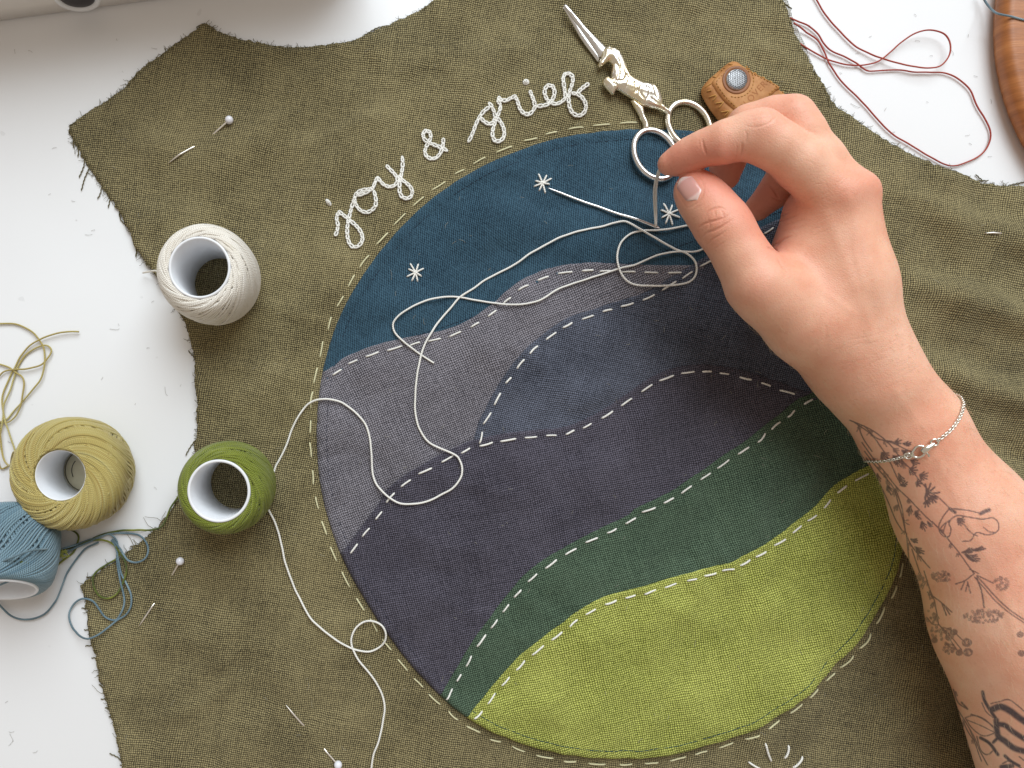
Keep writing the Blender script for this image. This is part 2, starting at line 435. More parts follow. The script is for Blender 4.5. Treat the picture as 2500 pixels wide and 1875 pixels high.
E_LI = q2([(1170, 1385), (1230, 1310), (1300, 1230), (1400, 1115), (1500, 1010), (1600, 930), (1720, 840), (1850, 755)]) \
    + q3([(0, 700), (150, 660), (300, 615), (450, 570), (600, 530), (700, 480), (800, 430), (900, 360), (1000, 290), (1070, 230), (1150, 140), (1250, 65), (1350, 10)]) \
    + r2([(370, 370), (440, 330), (520, 300)])
def nearest_c(p): return int(np.argmin(((CIRCLE - np.asarray(p)) ** 2).sum(1)))
def arc(i, j, step):
    """circle indices from i to j stepping +1 / -1"""
    n = len(CIRCLE); out = [i]
    while i != j: i = (i + step) % n; out.append(i)
    return CIRCLE[out]
EDGES = {}
for k, e in (('a', E_HA), ('b', E_HB), ('c', E_HC), ('g', E_GR), ('l', E_LI)):
    c = catmull(e, 6)
    ins = in_poly(c, CIRCLE)
    i0 = np.argmax(ins); i1 = len(ins) - np.argmax(ins[::-1])
    EDGES[k] = resample(c[i0:i1], 3.0)
def shifted(e, d):
    T = np.gradient(e, axis=0); T /= np.linalg.norm(T, axis=1, keepdims=True)
    q = e + np.stack([-T[:, 1], T[:, 0]], 1) * d
    return q[in_poly(q, CIRCLE)]
# the circle list runs counter-clockwise in the picture: top -> left -> bottom -> right
def patch(top, nxt):
    L, R = nearest_c(top[0]), nearest_c(top[-1])
    if nxt is None: return np.vstack([top, arc(R, L, -1)[1:-1]])
    low = shifted(nxt, 34); L2, R2 = nearest_c(low[0]), nearest_c(low[-1])
    return np.vstack([top, arc(R, R2, -1)[1:-1], low[::-1], arc(L2, L, -1)[1:-1]])
low = shifted(EDGES['a'], 34)
P_SKY = np.vstack([arc(nearest_c(low[-1]), nearest_c(low[0]), 1), low])
P_HA = patch(EDGES['a'], EDGES['c'])
eb = EDGES['b']; lowc = shifted(EDGES['c'], 34)
js = int(np.argmin(((lowc - eb[0]) ** 2).sum(1)))
R = nearest_c(eb[-1]); R2 = nearest_c(lowc[-1])
P_HB = np.vstack([eb, arc(R, R2, -1)[1:-1], lowc[js:][::-1]])
P_HC = patch(EDGES['c'], EDGES['g']); P_GR = patch(EDGES['g'], EDGES['l']); P_LI = patch(EDGES['l'], None)
LAYERS = [('sky_patch', 'sky', P_SKY, None, .00035), ('far_hill_patch', 'hill_a', P_HA, 'a', .00080), ('middle_hill_patch', 'hill_b', P_HB, 'b', .00130),
          ('near_hill_patch', 'hill_c', P_HC, 'c', .00180), ('forest_patch', 'green', P_GR, 'g', .00230), ('meadow_patch', 'lime', P_LI, 'l', .00285)]

# ------------------------------------------------------------------ cloth surface
_w = np.random.default_rng(5)
WAVES = []
for lam, amp, n in ((.075, .00085, 7), (.034, .00058, 12), (.016, .00024, 16), (.008, .00007, 14)):
    for _ in range(n):
        a = _w.uniform(0, math.pi); WAVES.append((math.cos(a) * 2 * math.pi / lam * _w.uniform(.7, 1.3), math.sin(a) * 2 * math.pi / lam * _w.uniform(.7, 1.3), _w.uniform(0, 6.28), amp / math.sqrt(n) * 1.4))
# (x, y, angle in the photo, half length, half width in px, height in mm)
CREASES = [(1110, 420, -80, 130, 14, .7), (840, 320, -15, 120, 14, .6), (700, 760, 25, 150, 16, .8), (620, 900, 20, 170, 15, .8), (560, 1090, -8, 120, 12, .7), (420, 1480, 20, 160, 18, .7),
           (690, 1600, -25, 190, 20, .8), (520, 1700, -20, 160, 16, .8), (1500, 1010, -22, 130, 28, -2.0), (1480, 950, -18, 120, 40, 1.4), (1280, 870, 50, 60, 14, .7), (1150, 1490, 30, 110, 16, .7), (1380, 1520, 38, 110, 16, .8),
           (1680, 1360, 60, 110, 14, -.9), (1760, 1360, 65, 110, 18, .9), (1900, 1300, 118, 120, 16, .8), (1500, 1590, 42, 130, 16, -.8), (1640, 1480, 30, 120, 24, .7), (1970, 1180, 110, 80, 20, .9), (2080, 1600, -25, 170, 22, .9), (1950, 1720, -22, 190, 20, -.8),
           (2230, 1740, -30, 120, 22, .9), (1750, 60, 15, 160, 26, -1.2), (1640, 150, 20, 180, 26, 1.1), (1850, 190, 30, 130, 24, 1.0), (1230, 130, 5, 150, 20, .6), (940, 180, 70, 110, 18, .6), (730, 1000, 60, 80, 12, .6), (980, 1180, 75, 130, 20, .5), (1100, 1330, 20, 150, 22, .5)]
_c = np.random.default_rng(77)
for _ in range(70):      # handling creases
    CREASES.append((_c.uniform(300, 2450), _c.uniform(60, 1850), _c.uniform(-70, 50), _c.uniform(50, 130), _c.uniform(9, 16), _c.uniform(.25, .6) * _c.choice((-1, 1))))
WV = np.array(WAVES); CR = np.array(CREASES, float); CRA = np.radians(CR[:, 2])
def cloth_z(P):
    P = np.asarray(P, float)
    x, y = P[:, 0], P[:, 1]
    z = np.full(len(P), .0016)
    for i in range(0, len(P), 20000):
        q = P[i:i + 20000]; z[i:i + 20000] += np.sin(q @ WV[:, :2].T + WV[:, 2]) @ WV[:, 3]
    px = x * K + 1250; py = 937.5 - y * K
    for i in range(0, len(P), 20000):
        dx, dy = px[i:i + 20000, None] - CR[:, 0], py[i:i + 20000, None] - CR[:, 1]
        s = dx * np.cos(CRA) + dy * np.sin(CRA); t = -dx * np.sin(CRA) + dy * np.cos(CRA) + 10 * np.sin(s / 50)
        z[i:i + 20000] += np.exp(-(s / CR[:, 3]) ** 2 - (t / CR[:, 4]) ** 2) @ (CR[:, 5] * .0016)
    # the soft folds to the right of the hand
    a = math.radians(30); q = -px * math.sin(a) + py * math.cos(a); s = px * math.cos(a) + py * math.sin(a)
    m = sstep(2130, 2330, px) * sstep(430, 640, py) * (1 - sstep(1150, 1380, py))
    z += m * (.0042 + .0036 * np.sin(q / 30.0 + 1.1 * np.sin(s / 130) + .6) + .0010 * np.sin(q / 15.0 + s / 80 + 1))
    return np.maximum(z, .0007)
def edge_fall(P): return 1 - np.exp(-(seg_dist(P, CIRC_W, True) / .0018))
STITCH_LINES = {}
for k, off in (('a', 19), ('b', 15), ('c', 17), ('g', 17), ('l', 17)): STITCH_LINES[k] = resample(shifted(EDGES[k], off), 4)
PK_LINES = [w2(STITCH_LINES[k][::2]) for k in 'abcgl']
def pucker(P, line, amp, lam=52.0, reach=.0042, step=8.0):
    out = np.zeros(len(P))
    for i in range(0, len(P), 400):
        d2 = ((P[i:i + 400, None] - line[None]) ** 2).sum(2); k = d2.argmin(1); d = np.sqrt(d2[np.arange(len(k)), k])
        s = k * step
        out[i:i + 400] = amp * np.exp(-(d / reach) ** 1.3) * np.sin(2 * math.pi * s / lam + 1.1 * np.sin(s / 170.0)) * (.6 + .4 * np.sin(s / 90.0 + 1))
    return out
def layer_z(P, idx):
    name, mk, poly, ek, off = LAYERS[idx]
    z = cloth_z(P)
    o = np.full(len(P), off + .0004)
    if ek:
        d = seg_dist(P, w2(EDGES[ek]))
        o -= .00055 * np.exp(-(d / .0005) ** 1.5)
        ds = seg_dist(P, w2(STITCH_LINES[ek][::2]))
        o -= .00022 * np.exp(-(ds / .0012) ** 2)
        o += .00040 * np.exp(-((d - .0014) / .0011) ** 2) + pucker(P, PK_LINES['abcgl'.index(ek)], .00042)
    z = z + pucker(P, CIRC_W[::3], .00035, 62.0, .006, 9.0)
    dc = seg_dist(P, CIRC_W[::2], True)
    o = o * (1 - .85 * np.exp(-(dc / .0009) ** 1.5)) + .0008 * np.exp(-((dc - .0024) / .0018) ** 2) - .0003 * np.exp(-((dc - .0052) / .0009) ** 2)
    return z + np.maximum(o, .00008)
def top_z(P):
    P = np.asarray(P, float)
    px = np.stack([P[:, 0] * K + 1250, 937.5 - P[:, 1] * K], 1)
    g = in_poly(px, GAR_S[::3])
    z = np.where(g, cloth_z(P) + pucker(P, CIRC_W[::3], .00035, 62.0, .006, 9.0), 0.0)
    for i, (n, mk, poly, ek, off) in enumerate(LAYERS):
        m = in_poly(px, poly[::2])
        if m.any(): z[m] = np.maximum(z[m], layer_z(P[m], i))
    return z

# ------------------------------------------------------------------ the table
m, nt, b = newmat('white_tabletop'); B = NB(nt)
tc = B.n('ShaderNodeTexCoord').outputs['Object']
n1 = B.noise(tc, 5, 3).outputs[0]; n2 = B.noise(tc, 700, 2).outputs[0]
sc = B.noise(tc, 130, 1).outputs[0]
base = B.ramp(n1, [(.3, srgb(228, 228, 230)), (.7, srgb(235, 236, 238))])
speck = B.ramp(sc, [(.20, srgb(140, 138, 132)), (.225, (1, 1, 1))])
B.l(B.mix('MULTIPLY', .12, base, speck), b.inputs['Base Color'])
B.l(B.maprange(n1, .3, .7, .34, .44), b.inputs['Roughness']); b.inputs['Specular IOR Level'].default_value = .35
B.l(B.bump(n2, .00003, .6), b.inputs['Normal'])
V = [(-.75, -.6, 0), (.75, -.6, 0), (.75, .6, 0), (-.75, .6, 0), (-.75, -.6, -.03), (.75, -.6, -.03), (.75, .6, -.03), (-.75, .6, -.03)]
t = obj('table_top', V, [(0, 1, 2, 3), (7, 6, 5, 4), (0, 4, 5, 1), (1, 5, 6, 2), (2, 6, 7, 3), (3, 7, 4, 0)], m, smooth=False)
tag(t, None, None, kind='structure')

tr = np.random.default_rng(31); parts = []
for _ in range(70):
    p = np.array([tr.uniform(0, 520), tr.uniform(100, 1870)]) if tr.random() < .6 else np.array([tr.uniform(1950, 2420), tr.uniform(0, 420)])
    a = tr.uniform(0, 6.28); l = tr.uniform(3, 12); t = np.linspace(0, 1, 6)[:, None]; bd = tr.normal(0, .9)
    q = p + l * t * np.array([[math.cos(a), math.sin(a)]]) + l * bd * t ** 2 * np.array([[-math.sin(a), math.cos(a)]])
    parts.append(tube(np.column_stack([w2(q), .0002 + .0003 * np.sin(t[:, 0] * 3)]), .00007, 3, caps=False))
V, F, U = joined(parts)
tag(obj('lint', V, F, plain_mat('grey_lint', srgb(150, 146, 136), .9, .1)), 'specks of grey lint scattered over the white table', 'lint', kind='stuff')

# ------------------------------------------------------------------ the garment piece
gx, gy = W(1250, 1000)
GAR = thing('shirt_panel', (gx, gy, 0), 'olive green linen shirt panel with a round landscape patch, raw frayed edges, on white table', 'fabric panel')
loop = resample(catmull(GARMENT, 4, True), 5.5, True)
jag = RNG.normal(0, 1.0, len(loop)); jag = jag + .6 * np.roll(jag, 1)
T = np.roll(loop, -1, 0) - np.roll(loop, 1, 0); Nn = np.stack([-T[:, 1], T[:, 0]], 1) / np.linalg.norm(T, axis=1, keepdims=True)
loop_j = loop + Nn * jag[:, None] * 1.3
V2, F = fill(w2(loop_j), .0026)
z = cloth_z(V2)
z = z + pucker(V2, CIRC_W[::3], .00035, 62.0, .006, 9.0)
o = obj('linen_sheet', np.column_stack([V2, z]), F, M['olive'], GAR)
md = o.modifiers.new('thickness', 'SOLIDIFY'); md.thickness = .0005; md.offset = -1

# frayed fibres along the raw edge
def fringe(loop, n, lmin, lmax, seed, seg=None):
    r = np.random.default_rng(seed); parts = []
    Lw = w2(loop); m = len(Lw)
    T = np.roll(Lw, -1, 0) - np.roll(Lw, 1, 0); Nn = np.stack([-T[:, 1], T[:, 0]], 1) / np.linalg.norm(T, axis=1, keepdims=True)
    c = Lw + Nn * .002
    if in_poly(c, Lw).mean() > .5: Nn = -Nn
    ZL = cloth_z(Lw)
    for _ in range(n):
        i = r.integers(0, m); l = r.uniform(lmin, lmax) * (1 if r.random() < .9 else 2.2)
        a = r.normal(0, .55); d = np.array([Nn[i, 0] * math.cos(a) - Nn[i, 1] * math.sin(a), Nn[i, 0] * math.sin(a) + Nn[i, 1] * math.cos(a)])
        bend = r.normal(0, .5); s = np.linspace(-.0012, l, 6)[:, None]
        pr = np.array([-d[1], d[0]])
        q = Lw[i] + d * s + pr * (bend * (s / l) ** 2 * l + .00025 * np.sin(s / l * 9 + r.uniform(0, 6)))
        zz = np.interp(s[:, 0], [-.0012, 0, l], [ZL[i], ZL[i] - .0002, r.uniform(.0003, .0012)])
        parts.append(tube(np.column_stack([q, zz]), np.linspace(.00016, .00007, 6), 4, caps=False))
    V, F, U = joined(parts)
    return V, F, U
V, F, U = joined([fringe(loop, 1500, .0004, .0013, 3), fringe(loop, 230, .0014, .0042, 8)])
o = obj('frayed_edge', V, F, M['fibre'], GAR); o['kind'] = 'stuff'

# longer loose yarns hanging from the raw edge
LOOSE = [r8([(402, 750), (400, 775), (398, 800)]), r8([(422, 780), (427, 815), (424, 848)]), r8([(460, 850), (455, 900), (430, 960)]), r8([(487, 905), (460, 965), (442, 1030)]), r8([(552, 1010), (545, 1045), (530, 1075)]),
         r8([(597, 1075), (592, 1100), (587, 1122)]), r8([(645, 1150), (655, 1190), (688, 1222)]), r8([(742, 1345), (740, 1365), (735, 1388)]),
         r3([(990, 160), (985, 200), (980, 228)]), r3([(1390, 940), (1372, 920), (1358, 903)]), r3([(1410, 1545), (1370, 1600), (1340, 1655)]),
         q4([(175, 625), (155, 625), (138, 628)]), q4([(135, 800), (125, 796), (112, 792)]), q4([(160, 915), (145, 912), (125, 910)]), q4([(180, 1000), (155, 996), (132, 998)]), q4([(195, 1070), (180, 1062), (165, 1062)]), q4([(215, 1160), (200, 1156), (195, 1160)]), q4([(235, 1225), (215, 1210), (205, 1205)]),
         q4([(265, 1305), (240, 1285), (215, 1285)]), q4([(280, 1355), (260, 1338), (238, 1330)]), q4([(290, 1395), (270, 1378), (260, 1380)]), q4([(335, 1622), (300, 1595), (262, 1578)]), q4([(345, 1655), (330, 1640), (318, 1640)]),
         r4([(1075, 905), (1085, 895), (1090, 892)]), r4([(940, 1010), (920, 1025), (905, 1030)]), r4([(1000, 970), (965, 980), (940, 985)]), r4([(670, 1195), (650, 1205), (625, 1203)]),
         r7([(562, 5), (600, 35), (640, 65)]), r7([(797, 525), (795, 500), (795, 480)]), r7([(1930, 1225), (1900, 1200), (1880, 1180)]), r7([(2100, 1255), (2160, 1240), (2212, 1230)]), r7([(1870, 1225), (1920, 1222), (1965, 1222)]),
         r8([(1070, 160), (1065, 148), (1090, 140)]), r8([(1790, 252), (1800, 235), (1795, 238)]), r8([(1955, 215), (1985, 185), (2035, 155), (2090, 143)])]
for q in LOOSE:
    c = w2(resample(catmull(q, 8), 3)); s = np.arange(len(c)); T = np.gradient(c, axis=0); T /= np.linalg.norm(T, axis=1, keepdims=True)
    c = c + np.stack([-T[:, 1], T[:, 0]], 1) * (.00018 * np.sin(s * 1.9))[:, None]
    zz = np.where(in_poly(c, GAR_W), cloth_z(c) + .0002, .0006); zz = np.convolve(np.pad(zz, 3, 'edge'), np.ones(7) / 7, 'valid')
    V, F, U = tube(np.column_stack([c, zz]), .00026, 6); obj('loose_yarn', V, F, M['fibre'], GAR, U)

# strip of white lining that shows past the raw edge
ln = r7([(590, -20), (622, 30), (640, 110), (690, 230), (730, 310), (775, 420), (810, 500), (850, 570), (905, 640), (870, 640), (800, 545), (730, 440), (660, 290), (600, 150), (560, 30), (545, -20)])
ln = resample(catmull(ln, 4, True), 5, True); ln += RNG.normal(0, .5, ln.shape)
V2, F = fill(w2(ln), .002); o = obj('lining_edge', np.column_stack([V2, np.full(len(V2), .0006) + .0003 * np.sin(V2[:, 0] * 400)]), F, M['lining'], GAR)
md = o.modifiers.new('thickness', 'SOLIDIFY'); md.thickness = .0004; md.offset = -1

# landscape patches
PATCH = {}
for i, (name, mk, poly, ek, off) in enumerate(LAYERS):
    lp = resample(poly, 4.0, True)
    V2, F = fill(w2(lp), .0022, rings=(.0003, .0008, .0016))
    z = layer_z(V2, i)
    o = obj(name, np.column_stack([V2, z]), F, M[mk], GAR); PATCH[mk] = o
    md = o.modifiers.new('thickness', 'SOLIDIFY'); md.thickness = .00035; md.offset = -1

# machine seam inside the meadow rim and, fainter, inside the other rims
def inset_circle(d):
    T = np.roll(CIRCLE, -3, 0) - np.roll(CIRCLE, 3, 0); T /= np.linalg.norm(T, axis=1, keepdims=True)
    q = np.stack([-T[:, 1], T[:, 0]], 1)
    if in_poly(CIRCLE[::40] + q[::40] * 5, CIRCLE).mean() < .5: q = -q
    return CIRCLE + q * d
inn = inset_circle(25)
def seam_on(idx, lo, hi, owner, rad, step_px, on):
    seg = inn[[k % len(inn) for k in range(lo, hi)]]
    nxt = LAYERS[idx + 1][2] if idx + 1 < len(LAYERS) else None
    seg = seg[in_poly(seg, LAYERS[idx][2])]
    if nxt is not None and len(seg): seg = seg[~in_poly(seg, nxt)]
    if len(seg) < 4: return
    seg = resample(seg, 2.0); parts = []
    st = int(step_px / 2); w = int(on / 2)
    for a in range(0, len(seg) - w, st):
        s = w2(seg[a:a + w + 1]); zz = layer_z(s, idx) + rad * 1.1
        if np.abs(np.diff(s, axis=0)).max() > .01: continue
        parts.append(tube(np.column_stack([s, zz]), rad, 5))
    if parts:
        V, F, U = joined(parts); obj('machine_seam', V, F, M['seam'], owner)
nC = len(CIRCLE)
seam_on(5, 0, nC, PATCH['lime'], .00020, 12, 10)
M['seam_dark'] = plain_mat('navy_seam_thread', srgb(38, 42, 58), .8, .2)
_s = M['seam']; M['seam'] = M['seam_dark']
seam_on(0, 0, nC, PATCH['sky'], .00013, 12, 8); seam_on(1, 0, nC, PATCH['hill_a'], .00013, 12, 8); seam_on(3, 0, nC, PATCH['hill_c'], .00013, 12, 8)
M['seam'] = _s

# running stitches
def stitch(a, b, mat, parent, rad=.00034, name='stitch', bow=0.0, lift=0.0):
    n = 9; t = np.linspace(0, 1, n)[:, None]
    p = np.asarray(a)[None] * (1 - t) + np.asarray(b)[None] * t
    d = np.asarray(b) - np.asarray(a); p = p + np.array([-d[1], d[0]])[None] * bow * np.sin(t * math.pi)
    c = w2(p); zz = top_z(c)
    zz = np.maximum(zz, np.interp(t[:, 0], [0, 1], [zz[0], zz[-1]]) ) + rad * (.75 + lift)
    zz[0] -= rad * 1.6; zz[-1] -= rad * 1.6; zz[1] -= rad * .2; zz[-2] -= rad * .2
    r = np.full(n, rad); r[0] *= .7; r[-1] *= .7
    V, F, U = tube(np.column_stack([c, zz]), r, 7)
    return obj(name, V, F, M[mat], parent, U)
def run_stitches(line, on, off, mat, parent, rad, skip=lambda p: False):
    L = np.r_[0, np.cumsum(np.linalg.norm(np.diff(line, axis=0), axis=1))]
    s = random.uniform(4, 10)
    while s + on < L[-1]:
        l = on * random.uniform(.78, 1.22)
        pt = lambda q: np.array([np.interp(q, L, line[:, 0]), np.interp(q, L, line[:, 1])])
        a, b_ = pt(s), pt(min(s + l, L[-1]))
        j = np.array([random.gauss(0, 1.5), random.gauss(0, 1.5)])
        if not skip((a + b_) / 2): stitch(a + j, b_ - j * .6, mat, parent, rad * random.uniform(.9, 1.1), bow=random.gauss(0, .025))
        s += l + off * random.uniform(.8, 1.2)
for k, mk in (('a', 'hill_a'), ('b', 'hill_b'), ('c', 'hill_c'), ('g', 'green'), ('l', 'lime')):
    sk = (lambda p: p[0] > 1690) if k == 'a' else (lambda p: p[0] > 2140)
    run_stitches(STITCH_LINES[k], 32, 20, 'white_thread', PATCH[mk], .00047, sk)
out = inset_circle(-16)
i0 = int(np.argmin(((out - np.array([1560, 312])) ** 2).sum(1)))
line = np.vstack([out[i0:], out[:i0]])
i1 = int(np.argmin(((line - np.array([2200, 1300])) ** 2).sum(1)))
run_stitches(line[:i1], 38, 24, 'cream_thread', GAR, .00042)

# chain-stitched words
def chain(path, link_px=13, rad=.00047, width=.00080):
    c = resample(catmull(path, 8), 1.0); c = w2(c)
    L = np.r_[0, np.cumsum(np.linalg.norm(np.diff(c, axis=0), axis=1))]
    n = max(1, int(round(L[-1] / (link_px / K)))); parts = []
    for k in range(n):
        s0, s1 = L[-1] * k / n - .0004, L[-1] * (k + 1) / n + .0003
        a = np.array([np.interp(s0, L, c[:, 0]), np.interp(s0, L, c[:, 1])]); e = np.array([np.interp(s1, L, c[:, 0]), np.interp(s1, L, c[:, 1])])
        d = e - a; l = np.linalg.norm(d); d /= max(l, 1e-9); pr = np.array([-d[1], d[0]])
        th = np.linspace(0, 2 * math.pi, 14, endpoint=False)
        q = a + d * (l * (.5 - .5 * np.cos(th)))[:, None] + pr * (np.sin(th) * width * (.75 + .25 * -np.cos(th)) * random.uniform(.85, 1.15))[:, None]
        zz = top_z(q) + rad * (.9 + .8 * (.5 - .5 * np.cos(th)))
        parts.append(tube(np.column_stack([q, zz]), rad, 6, closed=True))
    return parts
WORDS = [('embroidered_word', [
    [r5([(345, 985), (320, 1060), (300, 1140), (288, 1220), (300, 1310), (340, 1352), (388, 1330), (402, 1270), (368, 1205), (320, 1160), (270, 1120), (222, 1085), (213, 1150), (226, 1200), (203, 1260)])],
    [r5([(480, 945), (497, 1010), (490, 1065), (430, 1100), (370, 1070), (340, 1010), (350, 965), (400, 938), (465, 940)]), r5([(365, 978), (430, 958), (475, 930), (488, 890), (505, 850)])],
    [r5([(505, 845), (530, 882), (570, 915), (620, 915), (655, 880), (640, 830), (600, 790), (570, 757)]), r5([(683, 690), (688, 760), (672, 850), (662, 930), (672, 985), (705, 1008), (750, 988), (757, 940), (722, 900), (682, 870), (658, 835)])]]),
  ('embroidered_ampersand', [
    [r5([(1008, 655), (960, 628), (905, 606), (855, 585), (825, 545), (850, 503), (892, 528), (885, 575), (855, 620), (842, 660), (860, 698), (902, 715), (945, 693), (968, 645), (978, 600), (978, 565)])]]),
  ('embroidered_word', [
    [r5([(1155, 595), (1185, 540), (1205, 480), (1232, 425), (1262, 382), (1300, 355)]), r5([(1300, 320), (1335, 375), (1350, 430), (1320, 475), (1280, 468), (1245, 432)]), r5([(1388, 335), (1370, 400), (1345, 460), (1325, 530), (1332, 580), (1360, 600), (1405, 575), (1415, 520), (1395, 460), (1365, 425)])],
    [r5([(1388, 335), (1362, 300), (1375, 272), (1402, 310), (1440, 295), (1490, 268), (1505, 310), (1518, 360), (1540, 395), (1580, 410), (1612, 385)])],
    [r5([(1612, 385), (1632, 345), (1612, 290), (1592, 238)]), r5([(1640, 345), (1690, 342), (1725, 332)])],
    [r5([(1725, 332), (1762, 290), (1770, 230), (1745, 190), (1702, 205), (1698, 260), (1722, 308), (1765, 330), (1810, 320), (1845, 290)])],
    [r5([(1848, 290), (1842, 230), (1830, 160), (1832, 120), (1862, 102), (1900, 130), (1895, 190), (1872, 250), (1870, 320), (1890, 380), (1925, 405), (1975, 398), (2000, 350), (1975, 290), (1930, 255), (1892, 252)]), r5([(1930, 250), (1972, 212), (2012, 185)])]])]
for wn, letters in WORDS:
    a = w2([letters[0][0][0]])[0]
    e = bpy.data.objects.new(wn, None); COL.objects.link(e); e.empty_display_size = .01
    e.parent = GAR; e.matrix_parent_inverse = Matrix.Translation(-GAR.location)
    for strokes in letters:
        parts = []
        for s in strokes: parts += chain(s)
        V, F, U = joined(parts); obj('letter', V, F, M['white_thread'], e, U)
def knot(px, rx, ry, rot):
    parts = []
    for k in range(5):
        th = np.linspace(0, 2 * math.pi, 16, endpoint=False); f = 1 - .16 * k
        q = np.stack([rx * f * np.cos(th), ry * f * np.sin(th)], 1); cr, sr = math.cos(rot), math.sin(rot)
        q = np.stack([q[:, 0] * cr - q[:, 1] * sr, q[:, 0] * sr + q[:, 1] * cr], 1) + np.asarray(px)
        c = w2(q); parts.append(tube(np.column_stack([c, top_z(c) + .0003 + .00022 * k]), .0003, 6, closed=True))
    V, F, U = joined(parts); obj('knot_dot', V, F, M['white_thread'], GAR, U)
knot(r5([(155, 1022)])[0], 8, 4, .9); knot(r5([(1568, 167)])[0], 6.5, 6.5, 0)

STARS = [(r5([(1690, 885)])[0], r5([(1660, 815), (1720, 825), (1755, 850), (1740, 893), (1710, 957), (1665, 938), (1628, 908), (1638, 868)])),
         (r5([(780, 1525)])[0], r5([(740, 1458), (800, 1462), (838, 1495), (822, 1552), (795, 1590), (752, 1587), (716, 1555), (728, 1500)])),
         (Z(1300, 350, .394, [(833, 445)])[0], Z(1300, 350, .394, [(802, 377), (857, 387), (892, 420), (901, 470), (858, 517), (812, 507), (785, 472), (782, 424)]))]
for c, arms in STARS:
    e = bpy.data.objects.new('embroidered_star', None); COL.objects.link(e); e.empty_display_size = .01
    e.parent = GAR; e.matrix_parent_inverse = Matrix.Translation(-GAR.location)
    for k, a in enumerate(arms): stitch(np.array(c) + (np.array(c) - np.array(a)) * .1, a, 'white_thread', e, .00046, lift=.25 * (k % 4))
e = bpy.data.objects.new('embroidered_sprig', None); COL.objects.link(e); e.parent = GAR; e.matrix_parent_inverse = Matrix.Translation(-GAR.location)
for a, b_, bw in (((790, 1502), (840, 1618), .04), ((928, 1525), (905, 1600), -.1), ((1008, 1588), (950, 1650), -.08), ((712, 1615), (790, 1660), .03)):
    stitch(q3([a])[0], q3([b_])[0], 'white_thread', e, .00055, bow=bw)

# lint and stray fibres caught on the cloth
parts = []; qs = []
for _ in range(260):
    p = np.array([RNG.uniform(260, 2450), RNG.uniform(60, 1870)])
    a = RNG.uniform(0, 6.28); l = RNG.uniform(4, 13); bend = RNG.normal(0, .8)
    t = np.linspace(0, 1, 6)[:, None]
    qs.append(p + l * t * np.array([[math.cos(a), math.sin(a)]]) + l * bend * t ** 2 * np.array([[-math.sin(a), math.cos(a)]]))
C = w2(np.vstack(qs)); zz = top_z(C) + .00025; ok = in_poly(C, GAR_W[::4])
for k in range(0, len(C), 6):
    if ok[k:k + 6].all(): parts.append(tube(np.column_stack([C[k:k + 6], zz[k:k + 6]]), .00006, 3, caps=False))
V, F, U = joined(parts)
o = obj('lint', V, F, plain_mat('pale_lint', srgb(196, 192, 176), .9, .1), GAR); o['kind'] = 'stuff'

# ------------------------------------------------------------------ pins
def pin(label, head, pts, r=.00052):
    """pts: (px, py, over) — the shaft weaves over and under the cloth"""
    P = []
    for px, py, zoff in pts:
        w = w2([(px, py)]); P.append((w[0, 0], w[0, 1], cloth_z(w)[0] + zoff))
    P = np.array(P)
    hw = w2([head])[0]; hz = cloth_z(w2([head]))[0] + .0018
    o = thing('pin', (hw[0], hw[1], 0), label, 'pin', 'pins stuck through the olive cloth')
    C = resample(P, .0012); rr = np.full(len(C), r); rr[-4:] = r * np.array([.85, .65, .4, .12])
    V, F, U = tube(C, rr, 8); obj('shaft', V, F, M['pin_steel'], o)
    V, F, U = sphere((hw[0], hw[1], hz), .00205, 24, 16); obj('head', V, F, M['pin_head'], o)
h = r8([(1247, 665)])[0]; a = r8([(1168, 725), (1045, 810), (917, 893)])
pin('white-headed pin in the shoulder corner above the white thread spool', h, [(h[0], h[1], .0018), (*a[0], .0), (a[0][0] - 12, a[0][1] + 8, -.0011), (a[1][0] + 12, a[1][1] - 8, -.0011), (*a[1], .0001), ((a[1][0] + a[2][0]) / 2, (a[1][1] + a[2][1]) / 2, .0009), (*a[2], .0006)])
h = r4([(1313, 1080)])[0]; a = r4([(1253, 1172), (1103, 1410), (1015, 1550)])
pin('white-headed pin below the green thread spool, beside the tangled blue threads', h, [(h[0], h[1], .0018), (*a[0], .0), (a[0][0] - 8, a[0][1] + 12, -.0011), (a[1][0] + 8, a[1][1] - 12, -.0011), (*a[1], .0001), ((a[1][0] + a[2][0]) / 2, (a[1][1] + a[2][1]) / 2, .0009), (*a[2], .0006)])
h = q4([(1497, 1620)])[0]; a = q4([(1432, 1550), (1303, 1410), (1215, 1305)])
pin('white-headed pin at the bottom edge of the photo, near the end of the white thread', h, [(h[0], h[1], .0018), (*a[0], .0), (a[0][0] - 10, a[0][1] - 10, -.0011), (a[1][0] + 10, a[1][1] + 10, -.0011), (*a[1], .0001), ((a[1][0] + a[2][0]) / 2, (a[1][1] + a[2][1]) / 2, .0009), (*a[2], .0006)])
a = r7([(2400, 1592), (2150, 1597), (1960, 1600), (1870, 1597)])
pin('pin shaft crossing the folded olive cloth at the right photo edge', a[0], [(*a[0], .0018), (a[1][0] + 12, a[1][1], .0006), (*a[1], .0), (a[1][0] - 12, a[1][1], -.0009), (a[2][0] + 10, a[2][1], -.0009), (*a[2], .0003), ((a[2][0] + a[3][0]) / 2, a[3][1], .0010), (*a[3], .0004)])
